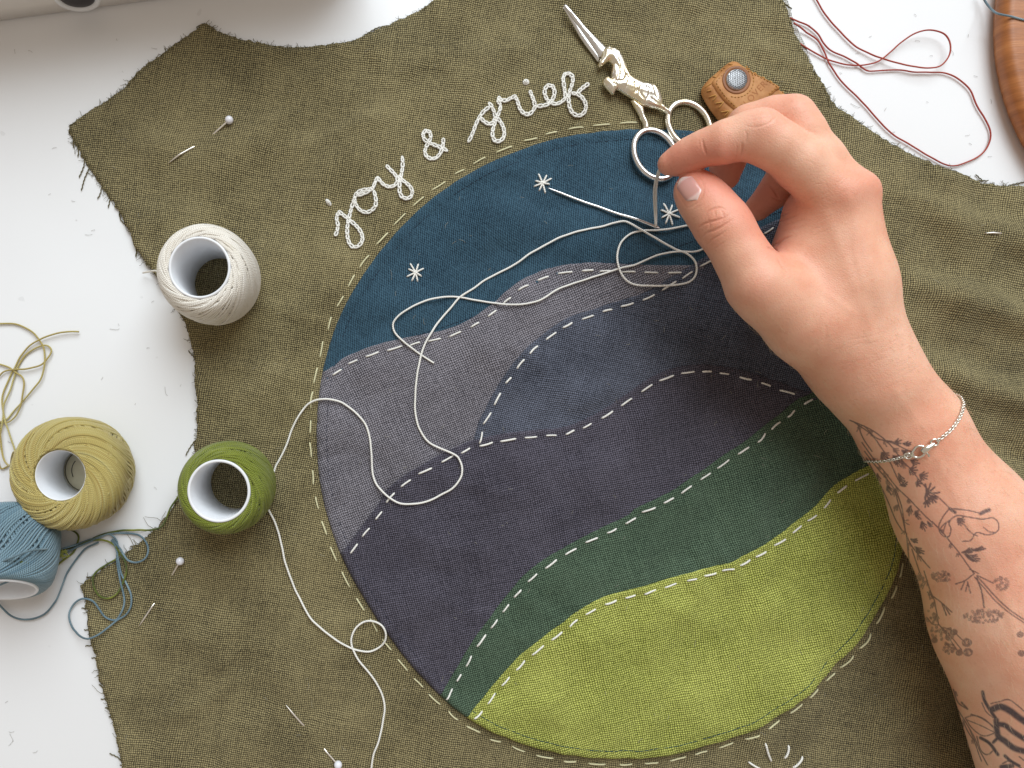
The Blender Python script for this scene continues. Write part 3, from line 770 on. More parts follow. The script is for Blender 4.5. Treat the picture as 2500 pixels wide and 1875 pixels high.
# the sewing needle lying across the sky patch
c = w2(resample(Z(1300, 350, .394, [(88, 285), (300, 372), (520, 458), (770, 540)]), 6)); n = len(c)
t = np.linspace(0, 1, n); zz = top_z(c) + np.interp(t, [0, .1, .9, 1], [.0009, .0012, .0013, .0010]); zz = np.maximum(zz, np.convolve(np.pad(zz, 6, 'edge'), np.ones(13) / 13, 'valid'))
nd = thing('needle', (c[0, 0], c[0, 1], 0), 'steel sewing needle lying on the dark blue patch between two stars', 'needle')
rr = np.interp(t, [0, .05, .12, .8, .94, 1], [.00015, .00042, .00062, .00066, .00074, .0004])
V, F, U = tube(np.column_stack([c, zz]), rr, 10); obj('shaft', V, F, M['steel'], nd)
EYE = np.array([c[-3, 0], c[-3, 1], zz[-3]])
d = c[-1] - c[-6]; d /= np.linalg.norm(d); pr = np.array([-d[1], d[0]]); th = np.linspace(0, 2 * math.pi, 20, endpoint=False)
q = EYE[:2] + d * (np.cos(th) * .0016)[:, None] + pr * (np.sin(th) * .00055)[:, None]
V, F, U = tube(np.column_stack([q, np.full(20, EYE[2] + .00025)]), .0002, 6, closed=True); obj('eye', V, F, M['steel'], nd)

# ------------------------------------------------------------------ the hand and forearm: one continuous skin
HS = .0008
prims = []
def P3(px, py, zc): return at(px, py, zc * .01)
def chainp(group, pts):
    for a, b_ in zip(pts[:-1], pts[1:]): prims.append((group, P3(*a[:3]), P3(*b_[:3]), a[3] * .01, b_[3] * .01))
BODY = 'body'
chainp(BODY, [(2660, 1960, 4.3, 3.75), (2482, 1535, 4.1, 3.0), (2338, 1265, 4.0, 2.2), (2212, 1050, 4.0, 1.70), (2150, 940, 4.2, 1.5)])
chainp(BODY, [(2790, 1920, 4.1, 3.6), (2545, 1500, 3.9, 2.95), (2362, 1245, 3.7, 2.0), (2232, 1032, 3.7, 1.5), (2150, 920, 3.8, 1.32)])
chainp(BODY, [(2135, 930, 4.6, 1.45), (2066, 690, 5.6, 1.3), (2035, 482, 6.2, 1.08)])
chainp(BODY, [(2146, 930, 4.2, 1.35), (2096, 690, 5.2, 1.08), (2078, 484, 5.8, .96)])
chainp(BODY, [(2125, 950, 3.4, 1.4), (2062, 515, 4.3, .95)])
chainp(BODY, [(2115, 950, 2.9, 1.3), (2040, 560, 2.9, .9)])
chainp(BODY, [(2060, 860, 3.6, 1.7), (1985, 610, 4.6, 1.3), (1985, 520, 5.0, 1.15)])
chainp(BODY, [(2085, 900, 4.3, 1.6), (1975, 790, 5.0, 1.55), (1885, 722, 5.4, 1.3)])
chainp(BODY, [(1925, 690, 4.9, 1.1), (1965, 640, 5.0, 1.1)])
chainp('thumb', [(1885, 722, 5.4, 1.28), (1848, 690, 5.6, 1.2), (1810, 626, 5.55, 1.02), (1778, 570, 5.45, 1.0), (1758, 541, 5.3, 1.03), (1729, 503, 5.0, .96), (1706, 475, 4.75, .87), (1695, 462, 4.6, .80)])
chainp('index', [(2035, 482, 6.2, 1.06), (1955, 400, 6.5, .97), (1900, 356, 6.6, .91), (1853, 329, 6.5, .95), (1820, 332, 6.3, .88), (1768, 347, 6.0, .83), (1718, 362, 5.5, .71), (1680, 380, 5.0, .69), (1650, 394, 4.65, .56), (1632, 400, 4.5, .44)])
chainp('middle', [(2078, 484, 5.8, .95), (2000, 390, 6.0, .9), (1955, 325, 5.95, .88), (1930, 292, 5.8, .9), (1885, 290, 5.4, .86), (1825, 306, 4.9, .82), (1785, 342, 4.1, .73), (1775, 395, 3.4, .70), (1772, 432, 3.0, .6)])
chainp('ring', [(2062, 515, 4.3, .95), (1965, 390, 4.2, .86), (1930, 412, 3.6, .82), (1895, 465, 2.9, .72), (1850, 508, 2.3, .60)])
chainp('pinky', [(2040, 560, 2.9, .9), (1985, 445, 2.5, .76), (1955, 520, 1.5, .62), (1965, 575, .9, .52)])
lo3 = np.array([at(1560, 200, .05)[0] - .004, -.245, .0005]); hi3 = np.array([.345, .17, .0815])
dims = np.ceil((hi3 - lo3) / HS).astype(int) + 1
axs = [lo3[k] + HS * np.arange(dims[k]) for k in range(3)]
BIG = np.float32(.05)
def smin(a, b, k):
    h = np.maximum(k - np.abs(a - b), 0) / k
    return np.minimum(a, b) - h * h * h * k / 6
def eval_prim(G, a, b, ra, rb, k, marg=.016):
    r = max(ra, rb) + marg
    l = np.minimum(a, b) - r; h = np.maximum(a, b) + r
    i0 = np.clip(np.floor((l - lo3) / HS).astype(int), 0, dims - 1); i1 = np.clip(np.ceil((h - lo3) / HS).astype(int) + 1, 1, dims)
    if (i1 <= i0).any(): return
    x = axs[0][i0[0]:i1[0], None, None].astype(np.float32); y = axs[1][None, i0[1]:i1[1], None].astype(np.float32); zz = axs[2][None, None, i0[2]:i1[2]].astype(np.float32)
    d = (b - a).astype(np.float32); l2 = float(d @ d)
    t = np.clip(((x - a[0]) * d[0] + (y - a[1]) * d[1] + (zz - a[2]) * d[2]) / l2, 0, 1)
    D = np.sqrt((x - a[0] - t * d[0]) ** 2 + (y - a[1] - t * d[1]) ** 2 + (zz - a[2] - t * d[2]) ** 2) - (ra + (rb - ra) * t)
    s = G[i0[0]:i1[0], i0[1]:i1[1], i0[2]:i1[2]]
    s[...] = smin(s, D.astype(np.float32), k)
SDF = np.full(dims, BIG, np.float32)
KB = {'body': .016, 'thumb': .007, 'index': .005, 'middle': .005, 'ring': .005, 'pinky': .005}
KJ = {'thumb': .010, 'index': .0035, 'middle': .0045, 'ring': .004, 'pinky': .004}
for g in ('body', 'pinky', 'ring', 'middle', 'index', 'thumb'):
    G = SDF if g == 'body' else np.full(dims, BIG, np.float32)
    for gg, a, b_, ra, rb in prims:
        if gg == g: eval_prim(G, a, b_, ra, rb, KB[g])
    if g != 'body':
        pts = np.array([p for gg, a, b_, ra, rb in prims if gg == g for p in (a, b_)])
        i0 = np.clip(((pts.min(0) - .035 - lo3) / HS).astype(int), 0, dims - 1); i1 = np.clip(((pts.max(0) + .035 - lo3) / HS).astype(int) + 1, 1, dims)
        sl = tuple(slice(i0[k], i1[k]) for k in range(3))
        kk = np.float32(KJ[g])
        if g in ('thumb', 'index', 'middle', 'ring'):      # the tips touch without melting into one another
            root = [a for gg, a, b_, ra, rb in prims if gg == g][0]
            X = np.sqrt((axs[0][sl[0], None, None] - root[0]) ** 2 + (axs[1][None, sl[1], None] - root[1]) ** 2 + (axs[2][None, None, sl[2]] - root[2]) ** 2)
            kk = (.0004 + (KJ[g] - .0004) * (1 - sstep(.022, .040, X))).astype(np.float32)
        SDF[sl] = smin(SDF[sl], G[sl], kk)
    del G
def sample(Pw):
    q = (Pw - lo3) / HS; i = np.clip(np.floor(q).astype(int), 0, dims - 2); f = np.clip(q - i, 0, 1)
    out = 0
    for dx in (0, 1):
        for dy in (0, 1):
            for dz in (0, 1):
                w = (f[:, 0] if dx else 1 - f[:, 0]) * (f[:, 1] if dy else 1 - f[:, 1]) * (f[:, 2] if dz else 1 - f[:, 2])
                out = out + w * SDF[i[:, 0] + dx, i[:, 1] + dy, i[:, 2] + dz]
    return out
def grad(Pw, e=.0009):
    g = np.stack([sample(Pw + np.eye(3)[k] * e) - sample(Pw - np.eye(3)[k] * e) for k in range(3)], 1)
    return g / np.maximum(np.linalg.norm(g, axis=1, keepdims=True), 1e-9)
def surface_nets():
    ins = SDF < 0
    c = np.zeros(tuple(dims - 1), np.int8)
    for dx in (0, 1):
        for dy in (0, 1):
            for dz in (0, 1):
                c += ins[dx:dims[0] - 1 + dx, dy:dims[1] - 1 + dy, dz:dims[2] - 1 + dz]
    cells = np.argwhere((c > 0) & (c < 8)); idx = np.full(tuple(dims - 1), -1, np.int32); idx[tuple(cells.T)] = np.arange(len(cells))
    acc = np.zeros((len(cells), 3)); cnt = np.zeros(len(cells))
    corners = [(0, 0, 0), (1, 0, 0), (0, 1, 0), (1, 1, 0), (0, 0, 1), (1, 0, 1), (0, 1, 1), (1, 1, 1)]
    val = [SDF[cells[:, 0] + a, cells[:, 1] + b_, cells[:, 2] + d] for a, b_, d in corners]
    for p in range(8):
        for q in range(p + 1, 8):
            if sum(abs(a - b_) for a, b_ in zip(corners[p], corners[q])) != 1: continue
            m = (val[p] < 0) != (val[q] < 0); t = np.where(m, val[p] / np.where(val[p] - val[q] == 0, 1, val[p] - val[q]), 0)
            pos = np.array(corners[p])[None] + t[:, None] * (np.array(corners[q]) - np.array(corners[p]))[None]
            acc += pos * m[:, None]; cnt += m
    Vv = lo3 + HS * (cells + acc / cnt[:, None])
    Fs = []
    for ax in range(3):
        s0 = [slice(None)] * 3; s1 = [slice(None)] * 3; s0[ax] = slice(0, -1); s1[ax] = slice(1, None)
        e = np.argwhere(ins[tuple(s0)] != ins[tuple(s1)])
        o1, o2 = [k for k in range(3) if k != ax]
        e = e[(e[:, o1] > 0) & (e[:, o2] > 0) & (e[:, o1] < dims[o1] - 1) & (e[:, o2] < dims[o2] - 1)]
        def cell(d1, d2):
            q = e.copy(); q[:, o1] -= d1; q[:, o2] -= d2; return idx[tuple(q.T)]
        quad = np.stack([cell(1, 1), cell(0, 1), cell(0, 0), cell(1, 0)], 1)
        flip = ins[tuple(e.T)]
        if ax == 1: flip = ~flip
        quad[~flip] = quad[~flip][:, ::-1]; Fs.append(quad)
    return Vv, np.vstack(Fs)
HV, HF = surface_nets()
for _ in range(2): HV = HV - grad(HV) * sample(HV)[:, None]
def ray_hit(px, py):
    """where the sight line through a photo pixel meets the skin"""
    a = np.array([CX, CY, CAM_H]); b_ = np.append(np.array(W(px, py)), 0.0)
    d = (b_ - a) / np.linalg.norm(b_ - a); t = (CAM_H - .083) / abs(d[2])
    for _ in range(400):
        p = a + d * t; v = sample(p[None])[0]
        if v < .00005 or p[2] < .001: break
        t += min(max(v * .7, .0001), .0015)
    return a + d * t
def split_quads(V, F):
    """each quad into four, new points pulled onto the skin"""
    e = np.concatenate([np.stack([F[:, k], F[:, (k + 1) % 4]], 1) for k in range(4)]); es = np.sort(e, 1)
    key = es[:, 0].astype(np.int64) * len(V) + es[:, 1]; u, first, inv = np.unique(key, return_index=True, return_inverse=True)
    mid = (V[es[first, 0]] + V[es[first, 1]]) / 2; cen = V[F].mean(1); nf = len(F)
    ei = (inv.reshape(4, nf) + len(V)); ci = len(V) + len(mid) + np.arange(nf)
    Q = np.concatenate([np.stack([F[:, k], ei[k], ci, ei[(k + 3) % 4]], 1) for k in range(4)])
    nv = np.vstack([mid, cen]); nv = nv - grad(nv) * sample(nv)[:, None]
    return np.vstack([V, nv]), Q
SV, SF = split_quads(HV, HF); n = len(SV)
me = mesh('skin', SV, SF)
SN = grad(SV); PXY = to_px(SV)
view = np.array([CX, CY, CAM_H]) - SV; view /= np.linalg.norm(view, axis=1, keepdims=True)
facing = (SN * view).sum(1)

def stroke_field(strokes, mask, soft=1.0):
    """strokes: (points px, half width px, weight) -> strongest coverage per vertex"""
    out = np.zeros(n); ids = np.where(mask)[0]; P = PXY[ids]
    for pts, hw, wt in strokes:
        pts = np.asarray(pts, float); l = pts.min(0) - hw * 3 - 4; h = pts.max(0) + hw * 3 + 4
        k = np.where((P > l).all(1) & (P < h).all(1))[0]
        if not len(k): continue
        d = seg_dist(P[k], pts) if len(pts) > 1 else np.linalg.norm(P[k] - pts[0], axis=1)
        c = wt * (1 - sstep(hw * .55, hw * 1.25 + soft, d)); out[ids[k]] = np.maximum(out[ids[k]], c)
    return out
def taper(pts, hw):      # thin out towards the ends
    return [(pts[i:i + 2], hw * (.35 + .65 * math.sin(math.pi * (i + .5) / (len(pts) - 1))), math.sin(math.pi * (i + .5) / (len(pts) - 1)) ** .6) for i in range(len(pts) - 1)]
def sm(p): return resample(catmull(p, 6), 3) if len(p) > 2 else np.asarray(p, float)

# skin creases: (photo polyline, half width px, depth mm)
CREASE = []
def cr(pts, hw, dep): CREASE.append((sm(z1(pts)), hw, dep))
for pts, hw, dp in [
    ([(480, 745), (510, 700), (560, 680), (605, 690)], 2.2, .30), ([(455, 790), (490, 765), (540, 752), (590, 735), (620, 715)], 2.6, .38), ([(470, 845), (500, 815), (545, 800), (600, 770), (632, 745)], 2.6, .38), ([(500, 880), (530, 850), (575, 825), (610, 795)], 2.0, .25),
    ([(505, 735), (520, 770), (512, 800)], 1.8, .2), ([(575, 690), (590, 730), (575, 780)], 1.8, .22), ([(540, 690), (548, 730)], 1.6, .15),
    ([(450, 820), (470, 850)], 1.6, .15), ([(430, 690), (480, 660)], 1.4, .1), ([(520, 905), (560, 890), (600, 860)], 1.5, .12),
    ([(835, 555), (870, 600), (890, 640)], 2.5, .35), ([(845, 620), (890, 640), (930, 640)], 2.0, .25), ([(870, 690), (900, 720), (945, 705)], 2.6, .4), ([(880, 760), (920, 745), (990, 720)], 2.0, .25), ([(850, 590), (900, 570), (950, 570)], 1.8, .2),
    ([(830, 900), (870, 880), (910, 850), (960, 830)], 2.4, .4), ([(820, 890), (860, 905), (890, 925)], 2.4, .4), ([(870, 940), (900, 990), (940, 1040)], 2.4, .22), ([(910, 780), (960, 760), (1040, 740)], 1.6, .15), ([(900, 810), (980, 790), (1060, 770)], 1.6, .13),
    ([(720, 190), (760, 185), (800, 175)], 1.5, .12), ([(725, 215), (770, 205), (820, 195), (855, 195)], 1.6, .15), ([(700, 235), (745, 245), (790, 240), (850, 215)], 1.6, .15), ([(830, 230), (860, 200), (868, 190)], 1.6, .18), ([(705, 260), (715, 290), (708, 330)], 1.8, .15), ([(690, 330), (688, 370), (682, 400)], 2.4, .35), ([(660, 330), (662, 370), (655, 405)], 1.5, .15),
    ([(475, 310), (482, 350), (498, 395)], 2.4, .35), ([(455, 320), (462, 350)], 1.5, .12), ([(900, 190), (930, 180), (970, 140), (1000, 110)], 1.6, .12), ([(930, 230), (960, 190), (990, 160)], 1.4, .1)]: cr(pts, hw, dp)
cr([(485, 570), (478, 610), (455, 645), (420, 672), (390, 680)], 2.4, .2); cr([(485, 570), (470, 530), (440, 490)], 2.0, .12); cr([(390, 680), (360, 630), (335, 580)], 2.0, .12)
for k in range(16):       # fine wrinkles over the knuckle and the thumb web
    x, y = random.uniform(1080, 1340), random.uniform(520, 680); l = random.uniform(40, 90); a = random.choice((-.5, .9)) + random.gauss(0, .25)
    cr([(x - l / 2 * math.cos(a), y - l / 2 * math.sin(a)), (x, y + random.gauss(0, 5)), (x + l / 2 * math.cos(a), y + l / 2 * math.sin(a))], 1.3, .07)
for k in range(22):
    x, y = random.uniform(880, 1180), random.uniform(560, 830); l = random.uniform(60, 130); a = -.35 + random.gauss(0, .18)
    cr([(x - l / 2 * math.cos(a), y - l / 2 * math.sin(a)), (x, y + random.gauss(0, 6)), (x + l / 2 * math.cos(a), y + l / 2 * math.sin(a))], 1.4, .08)
for k in range(26):
    x, y = random.uniform(900, 1120), random.uniform(230, 480); l = random.uniform(40, 80); a = .75 + random.gauss(0, .3)
    cr([(x - l / 2 * math.cos(a), y - l / 2 * math.sin(a)), (x, y), (x + l / 2 * math.cos(a), y + l / 2 * math.sin(a))], 1.2, .05)
for k in range(30):       # wrist wrinkles
    x, y = random.uniform(1100, 1620), random.uniform(1380, 1800); l = random.uniform(80, 200); a = -.42 + random.gauss(0, .12)
    cr([(x - l / 2 * math.cos(a), y - l / 2 * math.sin(a)), (x, y + random.gauss(0, 8)), (x + l / 2 * math.cos(a), y + l / 2 * math.sin(a))], 1.5, .06)
vis = (facing > .05)
top = SV[:, 2] > .02
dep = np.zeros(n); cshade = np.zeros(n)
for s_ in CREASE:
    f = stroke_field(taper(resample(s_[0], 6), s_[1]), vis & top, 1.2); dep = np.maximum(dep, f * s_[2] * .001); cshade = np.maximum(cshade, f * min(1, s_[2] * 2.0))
# soft swellings: knuckles, tendons, pads
def swell(px, py, r, mm):
    d = np.linalg.norm(PXY - np.array([px, py]), axis=1); return mm * .001 * np.exp(-(d / r) ** 2)
bul = np.zeros(n)
for px, py, r, mm in [(*z1([(1260, 590)])[0], 48, 1.2), (*z1([(1395, 545)])[0], 34, .9), (*z1([(800, 200)])[0], 30, .5), (*z1([(980, 110)])[0], 30, .5), (*z1([(545, 760)])[0], 38, .5), (*z1([(570, 400)])[0], 22, .6), (*z1([(760, 420)])[0], 34, .7),
                      (*z1([(1330, 720)])[0], 40, -.9), (*z1([(1060, 620)])[0], 34, .5), (*z1([(760, 1090)])[0], 50, .6), (*z1([(1500, 1450)])[0], 60, .7), (2290, 930, 50, .6)]: bul += swell(px, py, r, mm)
for ln_, w_, mm in ((z1([(1270, 640), (1350, 850), (1420, 1080), (1480, 1300)]), 20, .55), (z1([(1150, 720), (1240, 950), (1330, 1180), (1400, 1380)]), 16, .35), (z1([(1330, 700), (1300, 900), (1360, 1120)]), 9, .28), (z1([(1000, 1000), (1130, 1130), (1290, 1250)]), 9, .25), ([(2290, 1120), (2370, 1290), (2440, 1420), (2480, 1560)], 12, .3), ([(2190, 960), (2240, 1030)], 14, .3)):
    k = np.where((np.abs(PXY - np.mean(ln_, 0)) < 420).all(1) & vis)[0]; bul[k] += mm * .0006 * np.exp(-(seg_dist(PXY[k], sm(ln_)) / w_) ** 2)
SV = SV + SN * (np.where(vis, bul, 0) - dep)[:, None]
me.vertices.foreach_set('co', SV.astype(np.float32).ravel())

# tattoo linework on the forearm
INK = []
def ik(tf, pts, hw=2.0, wt=.75): INK.append((sm(tf(pts)), hw * (.62 if hw < 3.5 else .95), wt))
def spray(tf, c, a0, ln, nn=5, spread=1.2, hw=1.9, wt=.75):
    for k in range(nn):
        a = math.radians(a0) + (k / (nn - 1) - .5) * spread; l = ln * (1 - .35 * abs(k / (nn - 1) - .5) * 2) * random.uniform(.85, 1.1)
        e = (c[0] + l * math.cos(a), c[1] + l * math.sin(a)); mid = (c[0] + l * .55 * math.cos(a + .12), c[1] + l * .55 * math.sin(a + .12))
        ik(tf, [c, mid, e], hw, wt)
def dots(tf, c, rx, ry, nn, r=1.9, wt=.7):
    for k in range(nn):
        a = random.uniform(0, 6.28); q = math.sqrt(random.random())
        x, y = c[0] + rx * q * math.cos(a), c[1] + ry * q * math.sin(a)
        th = np.linspace(0, 6.28, 9); rr = random.uniform(6, 9)
        INK.append((np.array(tf([(x + rr * math.cos(t), y + rr * math.sin(t)) for t in th])), .8, wt * random.uniform(.6, .95)))
for p in [[(90, 280), (200, 325), (300, 375), (400, 450), (480, 530), (560, 640), (640, 720), (710, 810), (800, 910), (900, 985), (990, 1070)], [(120, 290), (280, 405), (370, 520), (440, 630), (500, 760), (545, 850)],
          [(200, 480), (300, 620), (400, 740), (510, 880), (620, 985), (720, 1090), (800, 1170), (900, 1260), (1000, 1380), (1080, 1480), (1150, 1580), (1210, 1660)], [(225, 560), (330, 700), (420, 805), (490, 900), (530, 1040), (570, 1180), (592, 1280), (630, 1380), (700, 1480), (810, 1610)],
          [(505, 905), (555, 1050), (580, 1200), (590, 1270)], [(240, 620), (330, 790), (430, 1000), (500, 1170), (560, 1270)], [(220, 330), (330, 440), (460, 470), (530, 490)], [(160, 310), (210, 440), (290, 560)], [(400, 460), (500, 495), (590, 540), (640, 560)], [(600, 1300), (620, 1500), (640, 1650)],
          [(830, 1190), (870, 1230)], [(650, 1440), (690, 1560), (720, 1650)], [(1170, 1620), (1250, 1660)]]: ik(t6, p, 1.9)
for c, a, l, nn, sp_, hw in [((500, 470), 5, 60, 4, 1.6, 2.6), ((570, 490), 0, 85, 4, .8, 2.4), ((560, 550), 30, 90, 4, .9, 2.2), ((380, 570), 50, 100, 6, 1.6, 2.2), ((480, 600), 40, 100, 6, 1.4, 2.0), ((520, 640), 60, 70, 5, 1.8, 2.0), ((640, 640), 20, 80, 5, 1.2, 2.0), ((530, 760), 60, 110, 4, .6, 2.4), ((545, 865), -15, 80, 4, .9, 2.4),
                             ((630, 720), 20, 80, 6, 2.2, 2.6), ((720, 770), 20, 85, 6, 1.8, 2.2), ((690, 840), 10, 60, 5, 2.4, 2.8), ((780, 930), 0, 110, 7, 3.4, 3.2), ((830, 960), 70, 80, 6, 2.2, 3.2), ((790, 1000), 95, 70, 4, 1.4, 3.0), ((430, 860), 70, 90, 5, .9, 2.2), ((640, 1050), 100, 90, 5, .9, 2.0), ((680, 1100), 60, 90, 4, .8, 2.0), ((740, 1190), 70, 90, 5, 1.1, 1.8), ((790, 1190), 50, 70, 4, .6, 1.8),
                             ((640, 1350), 20, 80, 4, .8, 2.2), ((680, 1420), 40, 100, 5, .9, 2.4), ((1100, 1470), -15, 130, 5, .5, 2.8), ((1180, 1450), -10, 150, 4, .35, 2.8), ((1130, 1490), 20, 150, 6, .7, 2.4), ((1060, 1165), 35, 90, 6, 1.5, 2.2), ((340, 760), 80, 90, 5, .8, 1.8)]: spray(t6, c, a, l, nn, sp_, hw)
for p, hw in [([(990, 1070), (930, 1150), (890, 1240), (920, 1310), (980, 1330), (1002, 1260), (985, 1200), (1050, 1140), (1150, 1150), (1280, 1170), (1380, 1160), (1430, 1210), (1420, 1280), (1330, 1312), (1230, 1290), (1180, 1360), (1110, 1370)], 2.0), ([(1000, 1075), (1150, 1090), (1270, 1120)], 1.9), ([(1270, 1120), (1310, 1100), (1345, 1088)], 5.0), ([(990, 1180), (930, 1225), (900, 1270)], 1.7), ([(1120, 1220), (1180, 1290), (1240, 1320)], 1.7), ([(1290, 1240), (1340, 1280), (1390, 1290)], 1.5), ([(960, 1200), (940, 1260), (930, 1300)], 1.6), ([(990, 1075), (1040, 1110)], 4)]: ik(t6, p, hw)
dots(t7, (510, 30), 85, 50, 40); dots(t7, (1030, 85), 62, 60, 34); dots(t7, (880, 362), 170, 62, 95); dots(t7, (560, 520), 65, 60, 36); dots(t7, (580, 635), 52, 50, 30); dots(t7, (430, 370), 40, 60, 16); dots(t7, (335, 60), 35, 60, 22); dots(t7, (470, 500), 40, 60, 20)
for c, r in [((735, 590), 38), ((745, 672), 36), ((670, 675), 26), ((625, 500), 26), ((1190, 520), 26), ((1200, 680), 26), ((460, 570), 22)]:
    dots(t7, c, r * .8, r * .8, 12); INK.append((np.array(t7([(c[0] + r * math.cos(t), c[1] + r * .8 * math.sin(t)) for t in np.linspace(0, 6.28, 14)])), 1.5, .6))
for p, hw in [([(820, 20), (900, 110), (1000, 220), (1100, 310), (1230, 400)], 2.2), ([(800, 30), (880, 120), (980, 235), (1090, 330), (1230, 425)], 1.8), ([(820, 40), (860, 150), (882, 290)], 3.0), ([(830, 20), (960, 82)], 2), ([(800, 0), (720, 60), (640, 90)], 2), ([(720, 60), (685, 140)], 2), ([(740, 70), (765, 165)], 2), ([(740, 90), (725, 150)], 1.8),
              ([(370, -20), (420, 140), (460, 240), (492, 430)], 1.8), ([(440, 190), (520, 250), (605, 330)], 1.8), ([(520, 250), (560, 355)], 2.2), ([(540, 270), (590, 350)], 2.2), ([(440, 200), (400, 160)], 2), ([(450, 210), (420, 210)], 2), ([(492, 430), (560, 520), (650, 650)], 1.5), ([(500, 440), (600, 540), (690, 650)], 1.5), ([(640, 510), (700, 570)], 1.5), ([(400, 380), (440, 430), (490, 440)], 1.5), ([(530, 460), (600, 480)], 1.4),
              ([(620, 990), (660, 1100), (730, 1150)], 2.4), ([(590, 1010), (640, 1130), (720, 1260), (800, 1400), (840, 1500), (910, 1630)], 2.0), ([(690, 1100), (740, 1155)], 3.4), ([(640, 1010), (650, 1040)], 3.2), ([(720, 1230), (800, 1212), (900, 1260), (985, 1340), (880, 1385), (780, 1320), (720, 1230)], 1.8), ([(770, 1200), (880, 1240), (980, 1330)], 2.2), ([(740, 1250), (860, 1300), (960, 1350)], 1.5),
              ([(870, 1010), (885, 1080), (930, 1160), (985, 1240)], 4.2), ([(862, 1100), (900, 1180), (960, 1230)], 1.6), ([(940, 1110), (1020, 1090), (1090, 1075), (1160, 1120), (1230, 1180)], 2.0), ([(950, 1160), (1020, 1135), (1100, 1170), (1180, 1230), (1240, 1270)], 9), ([(995, 1285), (1060, 1295), (1130, 1350), (1240, 1420)], 7), ([(985, 1255), (1000, 1380), (1060, 1430), (1140, 1490), (1240, 1520)], 8),
              ([(820, 1390), (850, 1500), (905, 1545), (960, 1500), (930, 1450), (860, 1410)], 2.2), ([(850, 1400), (930, 1450), (1000, 1545)], 4), ([(960, 1440), (1000, 1400)], 4), ([(1060, 1555), (1110, 1600), (1180, 1640)], 4), ([(1040, 1620), (1100, 1600), (1200, 1660)], 3), ([(760, 1330), (800, 1430), (830, 1520), (860, 1600)], 1.8), ([(700, 1250), (740, 1340), (790, 1420)], 1.8), ([(1030, 1650), (1120, 1640)], 6), ([(1180, 1560), (1230, 1600)], 2)]: ik(t7, p, hw, .85 if hw > 3.5 else .72)
random.seed(21)
for tf, st in ((t6, [(300, 620), (400, 740), (510, 880), (620, 985), (720, 1090), (900, 1260), (1000, 1380), (1080, 1480)]), (t6, [(330, 700), (420, 805), (490, 900), (530, 1040), (570, 1180), (592, 1280), (630, 1380), (700, 1480)]), (t6, [(200, 325), (300, 375), (400, 450), (480, 530), (560, 640)]), (t7, [(400, 60), (420, 140), (460, 240), (480, 340)]), (t7, [(640, 1130), (720, 1260), (800, 1400)])):
    for p in st:
        spray(tf, p, random.choice((20, 60, 95, 130)) + random.gauss(0, 15), random.uniform(45, 85), random.choice((3, 4, 5)), random.uniform(.6, 1.3), 1.7, .62)
ink = stroke_field(INK, (facing > .02) & (PXY[:, 1] > 985) & (PXY[:, 0] < 2530) & (PXY[:, 1] < 1900), .8)
# colour zones of living skin: redder knuckles, tips and pads
red = np.zeros(n)
for px, py, r, a in [(1635, 395, 60, .75), (1700, 395, 60, .35), (1690, 455, 60, .45), (*z1([(560, 760)])[0], 45, .35), (*z1([(800, 210)])[0], 50, .4), (*z1([(970, 110)])[0], 60, .45), (*z1([(1400, 560)])[0], 50, .5), (*z1([(1270, 590)])[0], 60, .3), (1775, 430, 70, .9), (1850, 500, 70, .9), (1760, 390, 60, .6), (*z1([(790, 1100)])[0], 45, .45), (*z1([(880, 640)])[0], 60, .4), (*z1([(860, 890)])[0], 40, .7), (2120, 880, 120, .2), (2360, 1200, 90, .2), (2460, 1380, 80, .35), (2330, 1340, 90, .18)]:
    red += a * np.exp(-(np.linalg.norm(PXY - np.array([px, py]), axis=1) / r) ** 2)
mole = stroke_field([([t6([c])[0]], r, .8) for c, r in (((1068, 980), 3.2), ((740, 1055), 1.8))] + [([z1([c])[0]], 1.8, .5) for c in ((1190, 1318), (985, 1450), (790, 1090), (1062, 525))], vis, 1.0)
for nm, arr in (('ink', ink), ('redness', np.clip(red, 0, 1)), ('crease', np.clip(cshade + mole, 0, 1))):
    at_ = me.attributes.new(nm, 'FLOAT', 'POINT'); at_.data.foreach_set('value', arr.astype(np.float32))
me.polygons.foreach_set('use_smooth', np.ones(len(me.polygons), bool)); me.materials.clear()
m, nt, b = newmat('skin'); B = NB(nt)
tc = B.n('ShaderNodeTexCoord').outputs['Object']
def attr(nm): return B.n('ShaderNodeAttribute', attribute_name=nm).outputs['Fac']
nz = B.math('ADD', B.math('MULTIPLY', B.noise(tc, 60, 4, .6).outputs[0], .5), B.math('MULTIPLY', B.noise(tc, 22, 2).outputs[0], .5)); nf = B.noise(tc, 900, 3, .6).outputs[0]
vo = B.n('ShaderNodeTexVoronoi', feature='DISTANCE_TO_EDGE'); vo.inputs['Scale'].default_value = 1100; B.l(tc, vo.inputs['Vector'])
col = B.ramp(nz, [(.34, srgb(224, 158, 130)), (.5, srgb(233, 178, 150)), (.66, srgb(240, 194, 168))])
col = B.mix('MIX', B.math('MULTIPLY', attr('redness'), .62), col, srgb(222, 132, 112))
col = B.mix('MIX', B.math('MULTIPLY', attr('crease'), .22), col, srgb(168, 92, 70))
fr = B.ramp(B.noise(tc, 700, 2).outputs[0], [(.30, srgb(206, 150, 126)), (.42, (1, 1, 1))])
col = B.mix('MULTIPLY', .12, col, fr)
col = B.mix('MIX', B.math('MULTIPLY', attr('ink'), B.math('ADD', .9, B.math('MULTIPLY', nf, .3))), col, srgb(40, 45, 60))
B.l(col, b.inputs['Base Color'])
b.inputs['Roughness'].default_value = .46; b.inputs['Specular IOR Level'].default_value = .42
b.inputs['Subsurface Weight'].default_value = .22; b.inputs['Subsurface Radius'].default_value = (1, .35, .18); b.inputs['Subsurface Scale'].default_value = .0022
